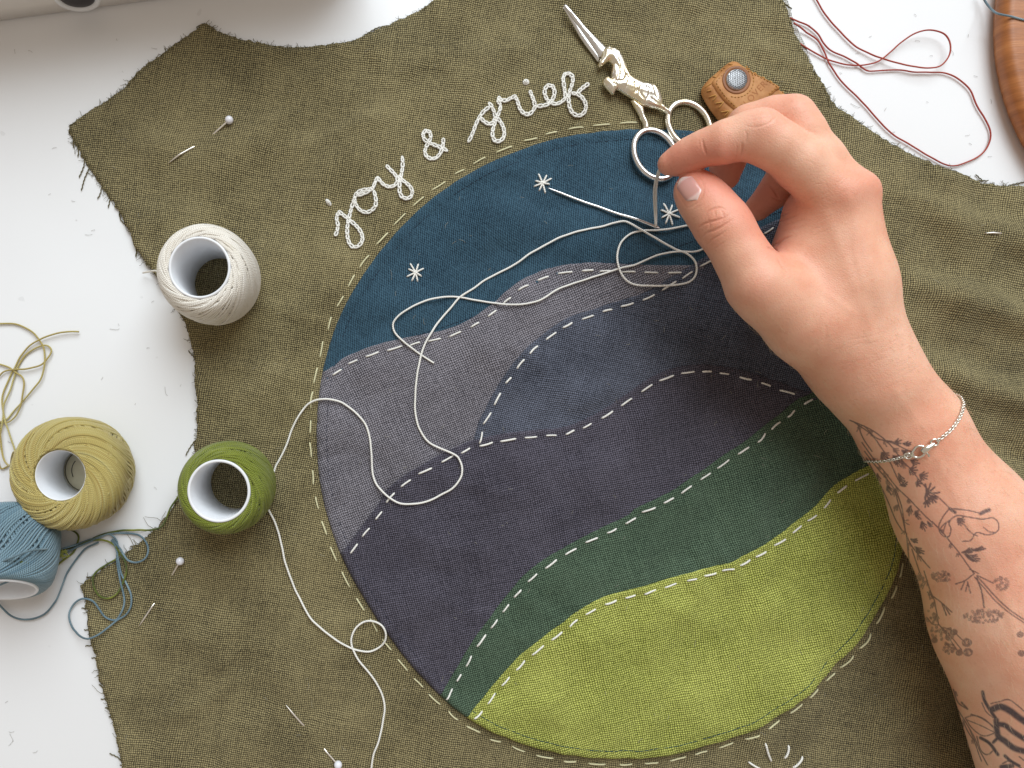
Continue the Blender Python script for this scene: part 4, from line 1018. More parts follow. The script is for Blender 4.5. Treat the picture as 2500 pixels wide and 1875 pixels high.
hh = B.math('ADD', B.math('MULTIPLY', B.math('MINIMUM', vo.outputs['Distance'], .25), 1.6), B.math('MULTIPLY', nf, .5))
B.l(B.bump(hh, .00013, .9), b.inputs['Normal'])
M['skin'] = m
p0 = at(2400, 1500, 0)
PER = thing('person', (p0[0], p0[1], 0), 'bare right hand and tattooed forearm pinching a white thread over the patch', 'person')
link('skin', me, m, PER)

# fine pale down on the forearm
hr = np.random.default_rng(9); cand = np.where((facing > .12) & (PXY[:, 1] > 760) & (PXY[:, 0] < 2560) & (PXY[:, 1] < 1900))[0]
parts = []
for i in hr.choice(cand, 900, replace=False):
    p, nn_ = SV[i], SN[i]; d = np.array([.42 + hr.normal(0, .25), -.9 + hr.normal(0, .25), 0.0]) + np.array([.5, .1, 0]); d -= nn_ * (d @ nn_); d /= np.linalg.norm(d)
    l = hr.uniform(.002, .0055); t = np.linspace(0, 1, 5)[:, None]; sd = np.cross(nn_, d) * hr.normal(0, .25)
    parts.append(tube(p + d * l * t + sd * l * t ** 2 + nn_ * (l * .28 * np.sin(t * 2.2)), np.linspace(.00004, .000015, 5), 3, caps=False))
V, F, U = joined(parts); o = obj('arm_hair', V, F, plain_mat('blond_down', srgb(232, 206, 172), .5, .4), PER); o['kind'] = 'stuff'

# finger nails, laid on the surface
def nail(name, base, tip, half, mat, owner, grow=.00055, curve=.16):
    """base and tip: photo points on the skin; half width px"""
    base, tip = np.array(base), np.array(tip); d = tip - base; l = np.linalg.norm(d); d = d / l; pr = np.array([-d[1], d[0]])
    nu, nv = 22, 20; Vn = np.empty((nu + 1, nv + 1, 3))
    for i in range(nu + 1):
        s = i / nu
        w = half * min(1.0, (1 - (1 - min(1, s / .28)) ** 2.2) ** .5 if s < .28 else 1.0) * (1 if s < .84 else math.sqrt(max(.0, 1 - ((s - .84) / .18) ** 2)))
        w = max(w, half * .12)
        for j in range(nv + 1):
            t = j / nv * 2 - 1
            q = base + d * (l * s) + pr * (w * t) - d * l * .07 * t * t * (1 if s > .5 else -1) * (abs(s - .5) * 2)
            p = ray_hit(*q); g = grad(p[None])[0]
            Vn[i, j] = p + g * (grow * (1 - abs(t) ** 6) * min(1, s * 9 + .15) - .0001)
    for _ in range(2): Vn[1:-1, 1:-1] = (Vn[1:-1, 1:-1] * 2 + Vn[:-2, 1:-1] + Vn[2:, 1:-1] + Vn[1:-1, :-2] + Vn[1:-1, 2:]) / 6
    idx = np.arange((nu + 1) * (nv + 1)).reshape(nu + 1, nv + 1)
    F = np.stack([idx[:-1, :-1], idx[:-1, 1:], idx[1:, 1:], idx[1:, :-1]], 2).reshape(-1, 4)
    uu = np.broadcast_to(np.linspace(0, 1, nu + 1)[:, None], (nu + 1, nv + 1)).ravel(); UVv = np.stack([uu, np.broadcast_to(np.linspace(0, 1, nv + 1)[None], (nu + 1, nv + 1)).ravel()], 1)
    o = obj(name, Vn.reshape(-1, 3), F, mat, owner, UVv[F.ravel()])
    return o
m, nt, b = newmat('finger_nail'); B = NB(nt)
uv = B.n('ShaderNodeUVMap').outputs[0]; sp = B.n('ShaderNodeSeparateXYZ'); B.l(uv, sp.inputs[0])
B.l(B.ramp(sp.outputs[0], [(0.0, srgb(236, 206, 198)), (.16, srgb(232, 198, 190)), (.24, srgb(214, 160, 150)), (.84, srgb(214, 160, 152)), (.93, srgb(238, 218, 212))]), b.inputs['Base Color'])
b.inputs['Roughness'].default_value = .22; b.inputs['Specular IOR Level'].default_value = .55; b.inputs['Subsurface Weight'].default_value = .2; b.inputs['Subsurface Scale'].default_value = .001
nail('thumbnail', (1703, 488), (1664, 436), 25, m, PER)

# ------------------------------------------------------------------ bracelet
m_sil = plain_mat('silver_chain', (.86, .83, .76), .2, .5, 1.0, .03, 80)
bp = t6([(240, 640), (320, 643), (400, 640), (500, 622), (590, 597), (660, 575), (740, 530), (840, 478), (900, 440), (960, 392), (1010, 340), (1050, 280), (1080, 215), (1092, 165)])
q = resample(catmull(bp, 6), 2.0)
seen = np.array([ray_hit(*p) for p in q]); seen = seen + grad(seen) * .0009
# the hidden half runs round the underside of the wrist
a0, a1 = seen[-1], seen[0]; ctr = (a0 + a1) / 2; ctr[2] = .037
hid = []
for s in np.linspace(0, 1, 60)[1:-1]:
    ang = math.pi * s; dirv = (a0 - ctr) * math.cos(ang) + np.array([0, 0, -.030]) * math.sin(ang)
    p = ctr + dirv * .1
    for _ in range(300):
        v = sample(p[None])[0]
        if v > .0008: break
        p = p + dirv / np.linalg.norm(dirv) * .0004
    hid.append(p)
ring = np.vstack([seen, np.array(hid)])
ring = resample(ring, .00105, True)
g = grad(ring)
BR = thing('bracelet', (ring[:, 0].mean(), ring[:, 1].mean(), ring[:, 2].min()), 'fine silver chain bracelet with lobster clasp round the wrist', 'bracelet')
parts = []
clasp_a, clasp_b = ray_hit(*t6([(655, 575)])[0]), ray_hit(*t6([(870, 462)])[0])
for i in range(len(ring)):
    p = ring[i]; t = ring[(i + 1) % len(ring)] - ring[i - 1]; t /= np.linalg.norm(t)
    if p[2] > .03:
        ax = clasp_b - clasp_a; s = (p - clasp_a) @ ax / (ax @ ax)
        if -.02 < s < 1.0: continue
    nn_ = g[i] - t * (g[i] @ t); nn_ /= np.linalg.norm(nn_); bn = np.cross(t, nn_)
    side = bn if i % 2 else (bn * .45 + nn_ * .9)
    th = np.linspace(0, 2 * math.pi, 10, endpoint=False)
    parts.append(tube(p + t * (np.cos(th) * .0009)[:, None] + side * (np.sin(th) * .00055)[:, None], .00021, 5, closed=True))
V, F, U = joined(parts); obj('chain', V, F, m_sil, BR)
def lift(px, h): 
    p = ray_hit(*px); return p + grad(p[None])[0] * h
def ring_on(c_px, r, tr, name):
    p = lift(c_px, .001); g_ = grad(p[None])[0]; a = np.cross(g_, [0, 1, 0]); a /= np.linalg.norm(a); b2 = np.cross(g_, a)
    th = np.linspace(0, 2 * math.pi, 22, endpoint=False)
    V, F, U = tube(p + a * (np.cos(th) * r)[:, None] + b2 * (np.sin(th) * r)[:, None], tr, 8, closed=True); obj(name, V, F, m_sil, BR)
ring_on(t6([(615, 592)])[0], .0013, .00035, 'jump_ring'); ring_on(t6([(843, 476)])[0], .0014, .00038, 'jump_ring')
cl = [lift(p, .0014) for p in t6([(660, 545), (690, 508), (730, 505), (770, 520)])]; cl2 = [lift(p, .0014) for p in t6([(652, 560), (665, 595), (705, 603), (745, 585), (770, 545)])]
cp = catmull(np.array(cl2[::-1] + cl), 6); V1 = tube(cp, .00052, 8)
body = catmull(np.array([lift(p, .0015) for p in t6([(735, 555), (770, 525), (805, 505), (838, 482)])]), 6); V2_ = tube(body, np.interp(np.linspace(0, 1, len(body)), [0, .25, 1], [.0012, .0016, .0006]), 10)
lev = catmull(np.array([lift(p, .0016) for p in t6([(770, 560), (790, 580), (795, 598)])]), 4); V3 = tube(lev, .0004, 6)
V, F, U = joined([V1, V2_, V3]); obj('clasp', V, F, m_sil, BR)

# ------------------------------------------------------------------ loose threads
def lay(path, mat, label, name='thread', rad=.0004, group=None, extra=None, cat='thread', lift=0.0):
    """a thread resting on whatever lies below; path in photo pixels"""
    q = resample(catmull(path, 8), 2.2); kr = np.random.default_rng(len(path) * 7 + 1); s = np.arange(len(q))
    T = np.gradient(q, axis=0); T /= np.linalg.norm(T, axis=1, keepdims=True)
    wob = sum(a_ * np.sin(s * 2.2 / l_ * 2 * math.pi + kr.uniform(0, 6.28)) for a_, l_ in ((.7, 160), (.35, 83), (.15, 41)))
    q = q + np.stack([-T[:, 1], T[:, 0]], 1) * wob[:, None]
    c = w2(q); zz = top_z(c) + rad
    if extra is not None: zz = zz + extra(c)
    w = 9; pad = np.pad(zz, w, 'edge')
    mx = np.array([pad[i:i + 2 * w + 1].max() for i in range(len(zz))]); zz = np.convolve(np.pad(mx, w, 'edge'), np.ones(2 * w + 1) / (2 * w + 1), 'valid')
    s = np.arange(len(zz)); zz = zz + lift * (.5 + .5 * np.sin(s / 23.0 + len(zz)))
    V, F, U = tube(np.column_stack([c, zz]), rad, 8)
    o = obj(name, V, F, M[mat], None, U)
    return tag(o, label, cat, group)
WT = 'white working threads on the patch'
lay(r1([(352, 967), (285, 925), (195, 860), (145, 815), (130, 770), (145, 735), (200, 690), (280, 648), (370, 618), (440, 610), (500, 617), (600, 635), (700, 650), (800, 657), (870, 650), (930, 627), (1000, 580), (1080, 545), (1180, 517), (1260, 490), (1340, 462), (1420, 443), (1500, 410), (1580, 383), (1660, 370), (1740, 372), (1810, 347), (1900, 300), (1980, 240)]),
    'white_thread', 'white thread tail with a loose end, curling over blue and grey patches to the thumb', rad=.00047, lift=.0007)
lay(r1([(1980, 170), (1900, 200), (1740, 225), (1650, 243), (1560, 255), (1460, 265), (1400, 280), (1350, 320), (1328, 380), (1328, 430), (1350, 490), (1400, 535), (1460, 552), (1560, 556), (1650, 550), (1710, 535), (1745, 500), (1750, 450), (1735, 410), (1700, 380), (1650, 360), (1580, 325), (1500, 288), (1440, 255), (1400, 230), (1360, 215), (1310, 222), (1250, 240), (1170, 258), (1090, 275), (1020, 298), (950, 335), (870, 380), (800, 430), (720, 470), (620, 525), (560, 570), (490, 615), (430, 680), (370, 755), (320, 835), (290, 900), (265, 990), (255, 1080), (250, 1200), (258, 1270), (275, 1330), (320, 1390), (390, 1425)])
    + q5([(1410, 1270), (1440, 1310), (1453, 1360), (1440, 1420), (1390, 1490), (1310, 1540), (1220, 1580), (1120, 1595), (1030, 1585), (950, 1540), (890, 1480), (860, 1410), (853, 1330), (850, 1230), (835, 1140), (800, 1055), (740, 985), (660, 925), (590, 900), (530, 897), (470, 910), (410, 950), (350, 1030), (310, 1110), (270, 1220), (230, 1310), (200, 1370)])
    + q4([(1105, 205), (1125, 255), (1170, 340), (1195, 450), (1215, 550), (1250, 650), (1290, 740), (1340, 830), (1400, 885), (1480, 945), (1570, 1005), (1650, 1025), (1710, 1005), (1745, 965), (1750, 915), (1725, 870), (1680, 852), (1630, 860), (1590, 895), (1567, 950), (1575, 1005), (1610, 1070), (1670, 1150), (1720, 1230), (1745, 1310), (1740, 1390), (1715, 1490), (1685, 1580), (1672, 1680)]),
    'white_thread', 'long white thread looping from the thumb past the green spool to the bottom photo edge', rad=.00051, lift=.0007)
# doubled thread from the needle's eye up to the pinching fingers
parts = []
for k in (0, 1):
    a = EYE + np.array([.0002 * k, .0004 * k, .0004])
    q = catmull(np.array([a, at(1598 + 4 * k, 512, .011), at(1597 + 5 * k, 462, .024), at(1606 + 4 * k, 422, .037), at(1618 + 8 * k, 398, .0445)]), 10)
    parts.append(tube(q, .0005, 8))
V, F, U = joined(parts)
tag(obj('thread', V, F, M['white_thread'], None, U), 'doubled white thread held taut from the needle eye up to the fingertips', 'thread')
RT = [r7([(800, 0), (850, 90), (920, 180), (1000, 260), (1080, 330), (1180, 385), (1240, 410), (1330, 445), (1430, 470), (1530, 485), (1600, 475), (1650, 430), (1675, 370), (1670, 310), (1630, 260), (1560, 237), (1490, 235), (1420, 260), (1350, 310), (1290, 365), (1240, 410), (1180, 440), (1080, 448), (980, 438), (870, 405), (755, 345), (690, 300)]),
      r7([(620, 130), (680, 152), (750, 180), (810, 235), (850, 300), (900, 350), (1000, 395), (1070, 430), (1110, 460), (1160, 487), (1260, 483), (1360, 480), (1450, 492), (1560, 492), (1680, 505), (1770, 550), (1840, 620), (1880, 710), (1930, 800), (1970, 890), (1965, 970), (1910, 1050), (1820, 1100), (1730, 1122), (1660, 1110), (1560, 1060), (1450, 995), (1330, 920), (1230, 830), (1150, 740), (1050, 635), (960, 540), (890, 440), (850, 350), (800, 270), (700, 205), (630, 180)])]
def red_lift(c): return .0030 * np.exp(-((c[:, 0] - W(2270, 0)[0]) / .02) ** 2) + .0007
RT[0][0:0] = [(1960, -60)]
lay(RT[0], 'red_thread', 'brick red thread with a small closed loop, entering from the top photo edge', rad=.00038, extra=red_lift)
lay(RT[1], 'red_thread', 'brick red thread in one big open loop on the white table', rad=.00038, extra=lambda c: .0007)
YT = 'straw thread tails'
for pth, lab in [(r3([(580, 770), (500, 772), (400, 788), (300, 825), (220, 870), (160, 940), (120, 1020), (90, 1070), (50, 1160), (25, 1240), (30, 1320), (50, 1400), (80, 1480), (110, 1580), (128, 1640)]), 'straw yellow thread with its cut end lying free on the table'),
                 (r3([(-60, 705), (0, 708), (100, 710), (180, 735), (250, 780), (300, 840), (330, 890), (340, 960), (330, 1040), (300, 1120), (240, 1190), (170, 1270), (100, 1350), (60, 1395), (0, 1430), (-60, 1450)]), 'straw yellow thread arching in from the left photo edge above the spool'),
                 (r3([(-50, 1130), (0, 1090), (40, 1055), (100, 1040), (200, 1035), (300, 1015), (350, 970), (380, 910), (360, 875), (320, 868), (260, 890), (200, 930), (150, 990), (125, 1040), (105, 1110), (90, 1180), (60, 1250), (40, 1310), (40, 1380), (20, 1480), (5, 1560), (-10, 1640), (0, 1700), (20, 1750), (70, 1732)]), 'straw yellow thread with a tight pointed loop near its cut end'),
                 (r3([(-40, 995), (20, 1005), (80, 1025), (125, 1060), (170, 1090), (185, 1140), (175, 1230), (165, 1300), (130, 1370), (80, 1415), (30, 1420), (-40, 1400)]), 'short straw yellow thread bowing down beside the other tails')]:
    lay(pth, 'yellow_thread', lab, rad=.00044, extra=lambda c: .0005 + 0 * c[:, 0], group=YT, lift=.0012)
def over_spool(c):      # climb over the blue spool lying at the photo edge
    px = c[:, 0] * K + 1250; py = 937.5 - c[:, 1] * K
    return .030 * sstep(150, 30, px) * sstep(1220, 1300, py) * (1 - sstep(1395, 1440, py)) if False else .0006 + 0 * px
for pth, mt, lab in [
    (r4([(330, 1040), (450, 1000), (560, 970), (650, 935), (740, 900), (800, 895), (840, 930), (860, 990), (855, 1060), (865, 1140), (885, 1220), (905, 1290), (915, 1370), (890, 1450), (850, 1500), (780, 1480), (730, 1420), (680, 1370), (610, 1355), (550, 1385), (515, 1440), (510, 1500), (540, 1570), (590, 1610), (660, 1622), (730, 1600), (800, 1555), (860, 1505), (920, 1470), (955, 1410), (955, 1340), (930, 1270), (890, 1180), (870, 1080), (850, 990), (815, 930)]), 'dusty_thread', 'grey blue thread whose lowest loop crosses the raw cloth corner'),
    (r4([(400, 1080), (470, 1030), (600, 970), (700, 930), (800, 890), (900, 885), (1000, 895), (1060, 940), (1080, 1000), (1060, 1060), (1000, 1090), (940, 1080), (905, 1040), (880, 1000), (820, 925)]), 'dusty_thread', 'grey blue thread with a round loop reaching onto the olive cloth'),
    (r4([(720, 950), (620, 1000), (550, 1080), (490, 1180), (440, 1310), (400, 1390), (320, 1470), (200, 1505), (100, 1480), (30, 1420), (-20, 1370)]), 'dusty_thread', 'dusty blue thread sagging in a wide curve below the blue spool'),
    (r4([(440, 832), (530, 865), (570, 905), (565, 950), (530, 1030), (430, 1110), (340, 1200), (240, 1262), (150, 1300), (60, 1335), (-30, 1345)]), 'moss_thread', 'dark moss thread hooking out from under the yellow spool'),
    (r4([(640, 945), (720, 905), (800, 885), (900, 865), (1000, 860), (1100, 858), (1180, 835), (1220, 780), (1250, 700), (1285, 640), (1310, 590)]), 'moss_thread', 'dark moss thread running along the cloth edge to the green spool'),
    (r4([(430, 1010), (560, 980), (640, 945), (740, 935), (820, 960), (870, 1010), (915, 1080), (925, 1150), (900, 1240), (860, 1310), (800, 1345), (730, 1330), (690, 1270), (685, 1200), (720, 1150), (780, 1110), (850, 1070), (880, 1020)]), 'moss_thread', 'lime and moss variegated thread in a loop on the olive cloth corner')]:
    lay(pth, mt, lab, rad=.00050, extra=over_spool, group='tangled thread tails by the spools', lift=.0012)

# ------------------------------------------------------------------ thread spools
def spool(base_px, h, rin, rout, body_r, mat, label, turns, ratio, amp, flat, rad=.00042, seed=1, mtx=None, wob=.0):
    """a pearl-cotton ball: white tube with a wound body; built upright about the origin"""
    r = np.random.default_rng(seed)
    if mtx is None:
        x, y = W(*base_px); zz = top_z(np.array([[x, y]]))[0]; mtx = Matrix.Translation((x, y, zz + .0008))
    tr = np.array(mtx)
    X = lambda V: (np.c_[V, np.ones(len(V))] @ tr.T)[:, :3]
    o = thing('thread_spool', tuple(mtx.translation), label, 'thread spool', 'balls of pearl cotton on white tubes')
    prof = [(rout, 0), (rout, h * .5), (rout, h - .0004), (rout - .0003, h), (rin + .0003, h), (rin, h - .0004), (rin, h * .5), (rin, .0004), (rin + .0003, 0)]
    V, F, U = lathe(prof, 72, closed_prof=True); obj('tube', X(V), F, M['tube'], o)
    c, A = h * .5, amp
    def prof_at(t, off=0.0):      # t in -1..1 runs from the lower rim over the flank to the upper rim
        ang = t * math.pi / 2; cs = np.maximum(np.cos(ang), 0) ** flat; sn = np.sign(t) * np.abs(np.sin(ang)) ** flat
        return rout + off + (body_r - rout) * cs, c + (A + off * .6) * sn
    tt = np.linspace(-1, 1, 60); pr_, pz_ = prof_at(tt, -rad * 1.3); prof = [(max(rout * .99, a_), b2) for a_, b2 in zip(pr_, pz_)]
    V, F, U = lathe([(rout * .985, prof[0][1])] + prof + [(rout * .985, prof[-1][1])], 72); core = obj('thread_core', X(V), F, M[mat], o, U)
    nper = 64; n_ = turns * nper; ph = np.arange(n_) * 2 * math.pi / nper; tn = ph / (2 * math.pi)
    fine, per, jump = ratio
    shift = fine * tn + jump * (np.floor(tn / per) + sstep(.8, 1.0, (tn / per) % 1.0))
    t = np.sin(ph + shift) * (1 - wob * (.5 + .5 * np.sin(tn * .9 + 1)) ** 2)
    up_ = np.cos(ph + shift); lev = rad * (.1 + (1.5 if turns > 120 else .5) * (tn / turns) + .95 * (sstep(-.35, .35, up_) - .3))      # one slant lies over the other
    rr, zt = prof_at(t, lev)
    Pp = np.column_stack([rr * np.cos(ph), rr * np.sin(ph), zt])
    V, F, U = tube(X(Pp), rad, 6); obj('winding', V, F, M[mat], o, U)
    return o, X
spool((541, 695), .0400, .0128, .0140, .0217, 'ecru_thread', 'ecru white thread spool standing on the olive cloth near the top left', 100, (.064, 9, .10), .0190, .8, rad=.00056, seed=2, wob=.28)
spool((580, 1178), .0385, .0130, .0143, .0209, 'green_thread', 'leaf green thread spool standing on the olive cloth beside the round patch', 92, (.066, 8, .12), .0180, .85, rad=.00056, seed=4, wob=.3)
so, X = spool((214, 1148), .0292, .0114, .0120, .0260, 'yellow_thread', 'straw yellow thread spool standing on the white table with a star-wound top', 132, (.050, 4, .6513), .0148, .62, rad=.00050, seed=6, wob=.0)
# printed paper label at the bottom of its bore
V, F, U = lathe([(0.00001, .0012), (.0112, .0012), (.0112, .0006)], 48); lb = obj('paper_label', X(V), F, plain_mat('cream_label_paper', srgb(206, 198, 170), .8, .2), so)
parts = []
for rr_, a0_, a1_ in ((.0106, 0, 6.2), (.0072, .4, 1.9), (.0072, 2.4, 3.6), (.0060, 5.2, 6.1)):
    th = np.linspace(a0_, a1_, 24); parts.append(tube(np.column_stack([rr_ * np.cos(th), rr_ * np.sin(th), np.full(24, .00125)]), .00022, 4))
V, F, U = joined(parts); obj('label_print', X(V), F, plain_mat('label_ink', srgb(40, 40, 40), .7, .2), lb)
# the blue spool lies on its side against the table
ax = Vector((.12, -.86, .50)).normalized(); cpos = Vector(at(26, 1346, .0212))
rot = ax.to_track_quat('Z', 'Y').to_matrix().to_4x4()
spool(None, .0385, .0130, .0143, .0205, 'blue_thread', 'blue grey thread spool lying on its side at the left photo edge', 92, (.068, 8, .12), .0178, .8, rad=.00058, seed=8, mtx=Matrix.Translation(cpos) @ rot @ Matrix.Translation((0, 0, -.0193)))
# strands that drape over the blue spool's open end
def drape(pts, mat, lab):
    q = catmull(np.array([at(px, py, z_) for px, py, z_ in pts]), 12); V, F, U = tube(q, .00048, 8)
    tag(obj('thread', V, F, M[mat], None, U), lab, 'thread', 'tangled thread tails by the spools')
def d4(pts): return [(*r4([(a, b_)])[0], z_) for a, b_, z_ in pts]
drape(d4([(-60, 1120, .043), (0, 1100, .043), (100, 1060, .044), (200, 1020, .040), (320, 1005, .030), (400, 1003, .016), (450, 1000, .006), (560, 970, .002)]), 'dusty_thread', 'grey blue thread draped over the middle of the blue spool')
drape(d4([(-60, 1285, .030), (0, 1262, .032), (120, 1215, .033), (240, 1180, .031), (320, 1150, .020), (360, 1115, .010), (400, 1080, .003)]), 'blue_thread', 'pale blue thread draped across the white end of the blue spool')
drape(d4([(-40, 1112, .041), (0, 1108, .041), (100, 1098, .040), (190, 1105, .038), (250, 1140, .034), (272, 1190, .026), (250, 1250, .014), (240, 1262, .004)]), 'moss_thread', 'dark thread curving over the rim of the blue spool')
# tail round the left flank of the yellow spool
drape([(*r4([p])[0], z_) for p, z_ in (((-10, 60), .003), ((20, 330), .003), ((70, 405), .010), ((85, 340), .018), ((100, 305), .021), ((120, 330), .024), ((85, 480), .021), ((130, 640), .021), ((185, 730), .020), ((260, 805), .016), ((330, 832), .012))], 'yellow_thread', 'straw thread tail hugging the left flank of the yellow spool')
drape([(*r3([p])[0], z_) for p, z_ in (((1150, 330), .012), ((1110, 328), .009), ((1065, 335), .006), ((1030, 342), .003))], 'ecru_thread', 'short ecru thread end sticking out of the white spool')
# knotted lime snippet by the blue spool
parts = []
for k in range(14):
    c0 = np.array(at(*r4([(420 + random.gauss(0, 22), 1038 + random.gauss(0, 10))])[0], .006)); q = [c0 + np.array([random.gauss(0, .0022), random.gauss(0, .0012), random.gauss(0, .0006)]) for _ in range(4)]
    parts.append(tube(catmull(np.array(q), 6), .00022, 5))
V, F, U = joined(parts); tag(obj('thread_snippet', V, F, thread_mat('lime_fluff', [(0, srgb(164, 172, 60)), (1, srgb(206, 206, 110))], 1.2), None, U), 'fuzzy lime thread snippet caught beside the blue spool', 'thread scrap')

# ------------------------------------------------------------------ the unicorn scissors
tip = w2(r6([(112, 48)]))[0]
SCI = thing('scissors', (*w2(r6([(700, 700)]))[0], 0), 'silver and gold embroidery scissors shaped like a unicorn', 'scissors')
m, nt, b = newmat('silver_gold_plate'); B = NB(nt)
tc = B.n('ShaderNodeTexCoord').outputs['Object']; nz = B.noise(tc, 110, 2).outputs[0]
B.l(B.ramp(nz, [(.40, (.86, .83, .76)), (.60, (.88, .78, .56))]), b.inputs['Base Color'])
b.inputs['Metallic'].default_value = 1.0; B.l(B.maprange(B.noise(tc, 900, 2).outputs[0], .3, .7, .22, .32), b.inputs['Roughness'])
M['plate'] = m
def inflate(name, outline, zbase, th, edge, mat, parent, step=.0006, grooves=(), ridges=(), flat_top=False):
    lp = resample(outline, 3.2, True); lw = w2(lp)
    V2, F = fill(lw, step, rings=(edge * .08, edge * .3))
    d = seg_dist(V2, lw, True); f = np.clip(d / edge, 0, 1); prof = np.sqrt(np.maximum(0, 1 - (1 - f) ** 2))
    zt = th * prof
    for pts, hw, dp in grooves: zt = zt - dp * np.exp(-(seg_dist(V2, w2(sm(pts))) / hw) ** 2) * f
    for pts, hw, dp in ridges: zt = zt + dp * np.exp(-(seg_dist(V2, w2(sm(pts))) / hw) ** 2) * f
    base = top_z(V2).max() if zbase is None else zbase
    Vt = np.column_stack([V2, base + th * .35 + zt * .65]); n_ = len(Vt)
    Vb = np.column_stack([V2, np.full(n_, base) + th * .35 * (1 - prof)])
    Vv = np.vstack([Vt, Vb]); Fl = [tuple(f_) for f_ in F.tolist()] + [tuple(int(i) + n_ for i in f_[::-1]) for f_ in F]
    bm = bmesh.new(); bm.from_mesh(mesh('tmp', Vv, Fl)); bmesh.ops.remove_doubles(bm, verts=bm.verts, dist=1e-6)
    me_ = bpy.data.meshes.new(name); bm.to_mesh(me_); bm.free()
    me_.polygons.foreach_set('use_smooth', np.ones(len(me_.polygons), bool))
    return link(name, me_, mat, parent)
ZS = .0030
inflate('blade', np.array(r6([(106, 58), (116, 42), (128, 46), (200, 122), (300, 238), (400, 340), (500, 440), (480, 500), (425, 515), (345, 395), (250, 262), (170, 150)])), ZS + .0010, .0022, .0034, M['steel'], SCI)
inflate('blade', np.array(r6([(104, 62), (112, 50), (200, 140), (300, 270), (450, 470), (425, 548), (410, 540), (365, 480), (300, 395), (250, 320), (180, 195)])), ZS, .0016, .0018, M['steel'], SCI)
body = [(440, 480), (452, 448), (480, 430), (500, 418), (520, 432), (560, 440), (600, 470), (630, 520), (645, 560), (665, 600), (680, 650), (700, 680), (740, 705), (800, 735), (850, 745), (900, 755), (940, 790), (962, 840), (978, 900), (978, 930), (1000, 955), (1035, 985), (1050, 1010), (1035, 1045), (1012, 1020), (980, 1000), (940, 985), (880, 972), (830, 958),
        (790, 940), (740, 905), (700, 885), (640, 850), (585, 812), (565, 815), (550, 852), (525, 852), (485, 805), (452, 765), (442, 730), (465, 697), (495, 690), (525, 712), (518, 680), (525, 620), (530, 585), (505, 558), (480, 572), (450, 602), (420, 612), (404, 590), (415, 560), (435, 530)]
inflate('unicorn_body', np.array(r6(body)), ZS + .0008, .0042, .0034, M['plate'], SCI, .0005,
        grooves=[(r6([(520, 560), (560, 600), (580, 660), (570, 720), (540, 770)]), .0005, .0012), (r6([(560, 470), (590, 530), (610, 600), (640, 660), (660, 720)]), .0005, .0011), (r6([(600, 500), (625, 580), (655, 640)]), .0005, .0010), (r6([(540, 470), (555, 520), (590, 570), (600, 640)]), .0005, .0010), (r6([(470, 720), (520, 735), (560, 790)]), .0005, .0010), (r6([(500, 710), (560, 740), (620, 745), (650, 690)]), .0005, .0011),
                 (r6([(680, 690), (660, 760), (640, 820)]), .00045, .0009), (r6([(720, 760), (730, 830), (700, 870)]), .00045, .0009), (r6([(770, 800), (760, 850), (800, 900)]), .00045, .0009), (r6([(830, 790), (850, 850), (820, 920)]), .0005, .0010), (r6([(880, 770), (900, 830), (920, 890), (960, 930)]), .0005, .0011), (r6([(910, 770), (935, 840), (950, 900)]), .0005, .0010), (r6([(860, 900), (900, 930), (960, 960)]), .00045, .0009), (r6([(455, 470), (470, 455), (500, 450), (520, 470)]), .0004, .0011), (r6([(430, 560), (450, 570)]), .0004, .0011)],
        ridges=[(r6([(620, 760), (760, 810), (880, 850)]), .0012, .0006), (r6([(540, 520), (600, 620)]), .0008, .0004)])
inflate('leg_link', np.array(r6([(700, 890), (740, 895), (790, 930), (822, 955), (832, 1030), (862, 1085), (868, 1130), (880, 1165), (800, 1165), (815, 1125), (800, 1080), (765, 1010), (725, 940)])), ZS, .0032, .0024, M['plate'], SCI)
V, F, U = sphere((*w2(r6([(498, 505)]))[0], ZS + .0040), .0017, 20, 12, (1, .8, .5)); obj('pivot_screw', V, F, M['steel'], SCI)
def oval_ring(c, a, b_, rot, tr, z0, mat):
    th = np.linspace(0, 2 * math.pi, 72, endpoint=False); cr_, sr_ = math.cos(rot), math.sin(rot)
    q = np.stack([a * np.cos(th), b_ * np.sin(th)], 1); q = np.stack([q[:, 0] * cr_ - q[:, 1] * sr_, q[:, 0] * sr_ + q[:, 1] * cr_], 1) + np.array(c)
    V, F, U = tube(np.column_stack([w2(q), np.full(72, z0)]), tr, 14, closed=True); obj('finger_ring', V, F, mat, SCI)
oval_ring(r6([(1218, 1112)])[0], 218 * .27125, 168 * .27125, math.radians(52), .00150, ZS + .0017, M['plate'])
oval_ring(r6([(922, 1374)])[0], 232 * .27125, 174 * .27125, math.radians(58), .00155, ZS + .0012, M['steel'])

SCI.location.x -= 8 / K; SCI.location.y -= 12 / K      # they stand a few millimetres above the table

# ------------------------------------------------------------------ leather thimble
m, nt, b = newmat('tan_leather'); B = NB(nt)
tc = B.n('ShaderNodeTexCoord').outputs['Object']
nz = B.noise(tc, 90, 4, .65).outputs[0]; nf = B.noise(tc, 1400, 3).outputs[0]
B.l(B.ramp(nz, [(.28, srgb(146, 94, 50)), (.5, srgb(180, 124, 72)), (.75, srgb(202, 150, 98))]), b.inputs['Base Color'])
b.inputs['Roughness'].default_value = .55; b.inputs['Specular IOR Level'].default_value = .35
B.l(B.bump(B.math('ADD', nz, B.math('MULTIPLY', nf, .3)), .0004, .5), b.inputs['Normal']); M['leather'] = m
M['leather_dark'] = plain_mat('burnished_leather', srgb(142, 92, 58), .5, .4, 0, .15, 150, bump=.0002)
M['gold_stitch'] = thread_mat('golden_stitching', [(0, srgb(206, 148, 66)), (1, srgb(226, 174, 96))], 1.2)
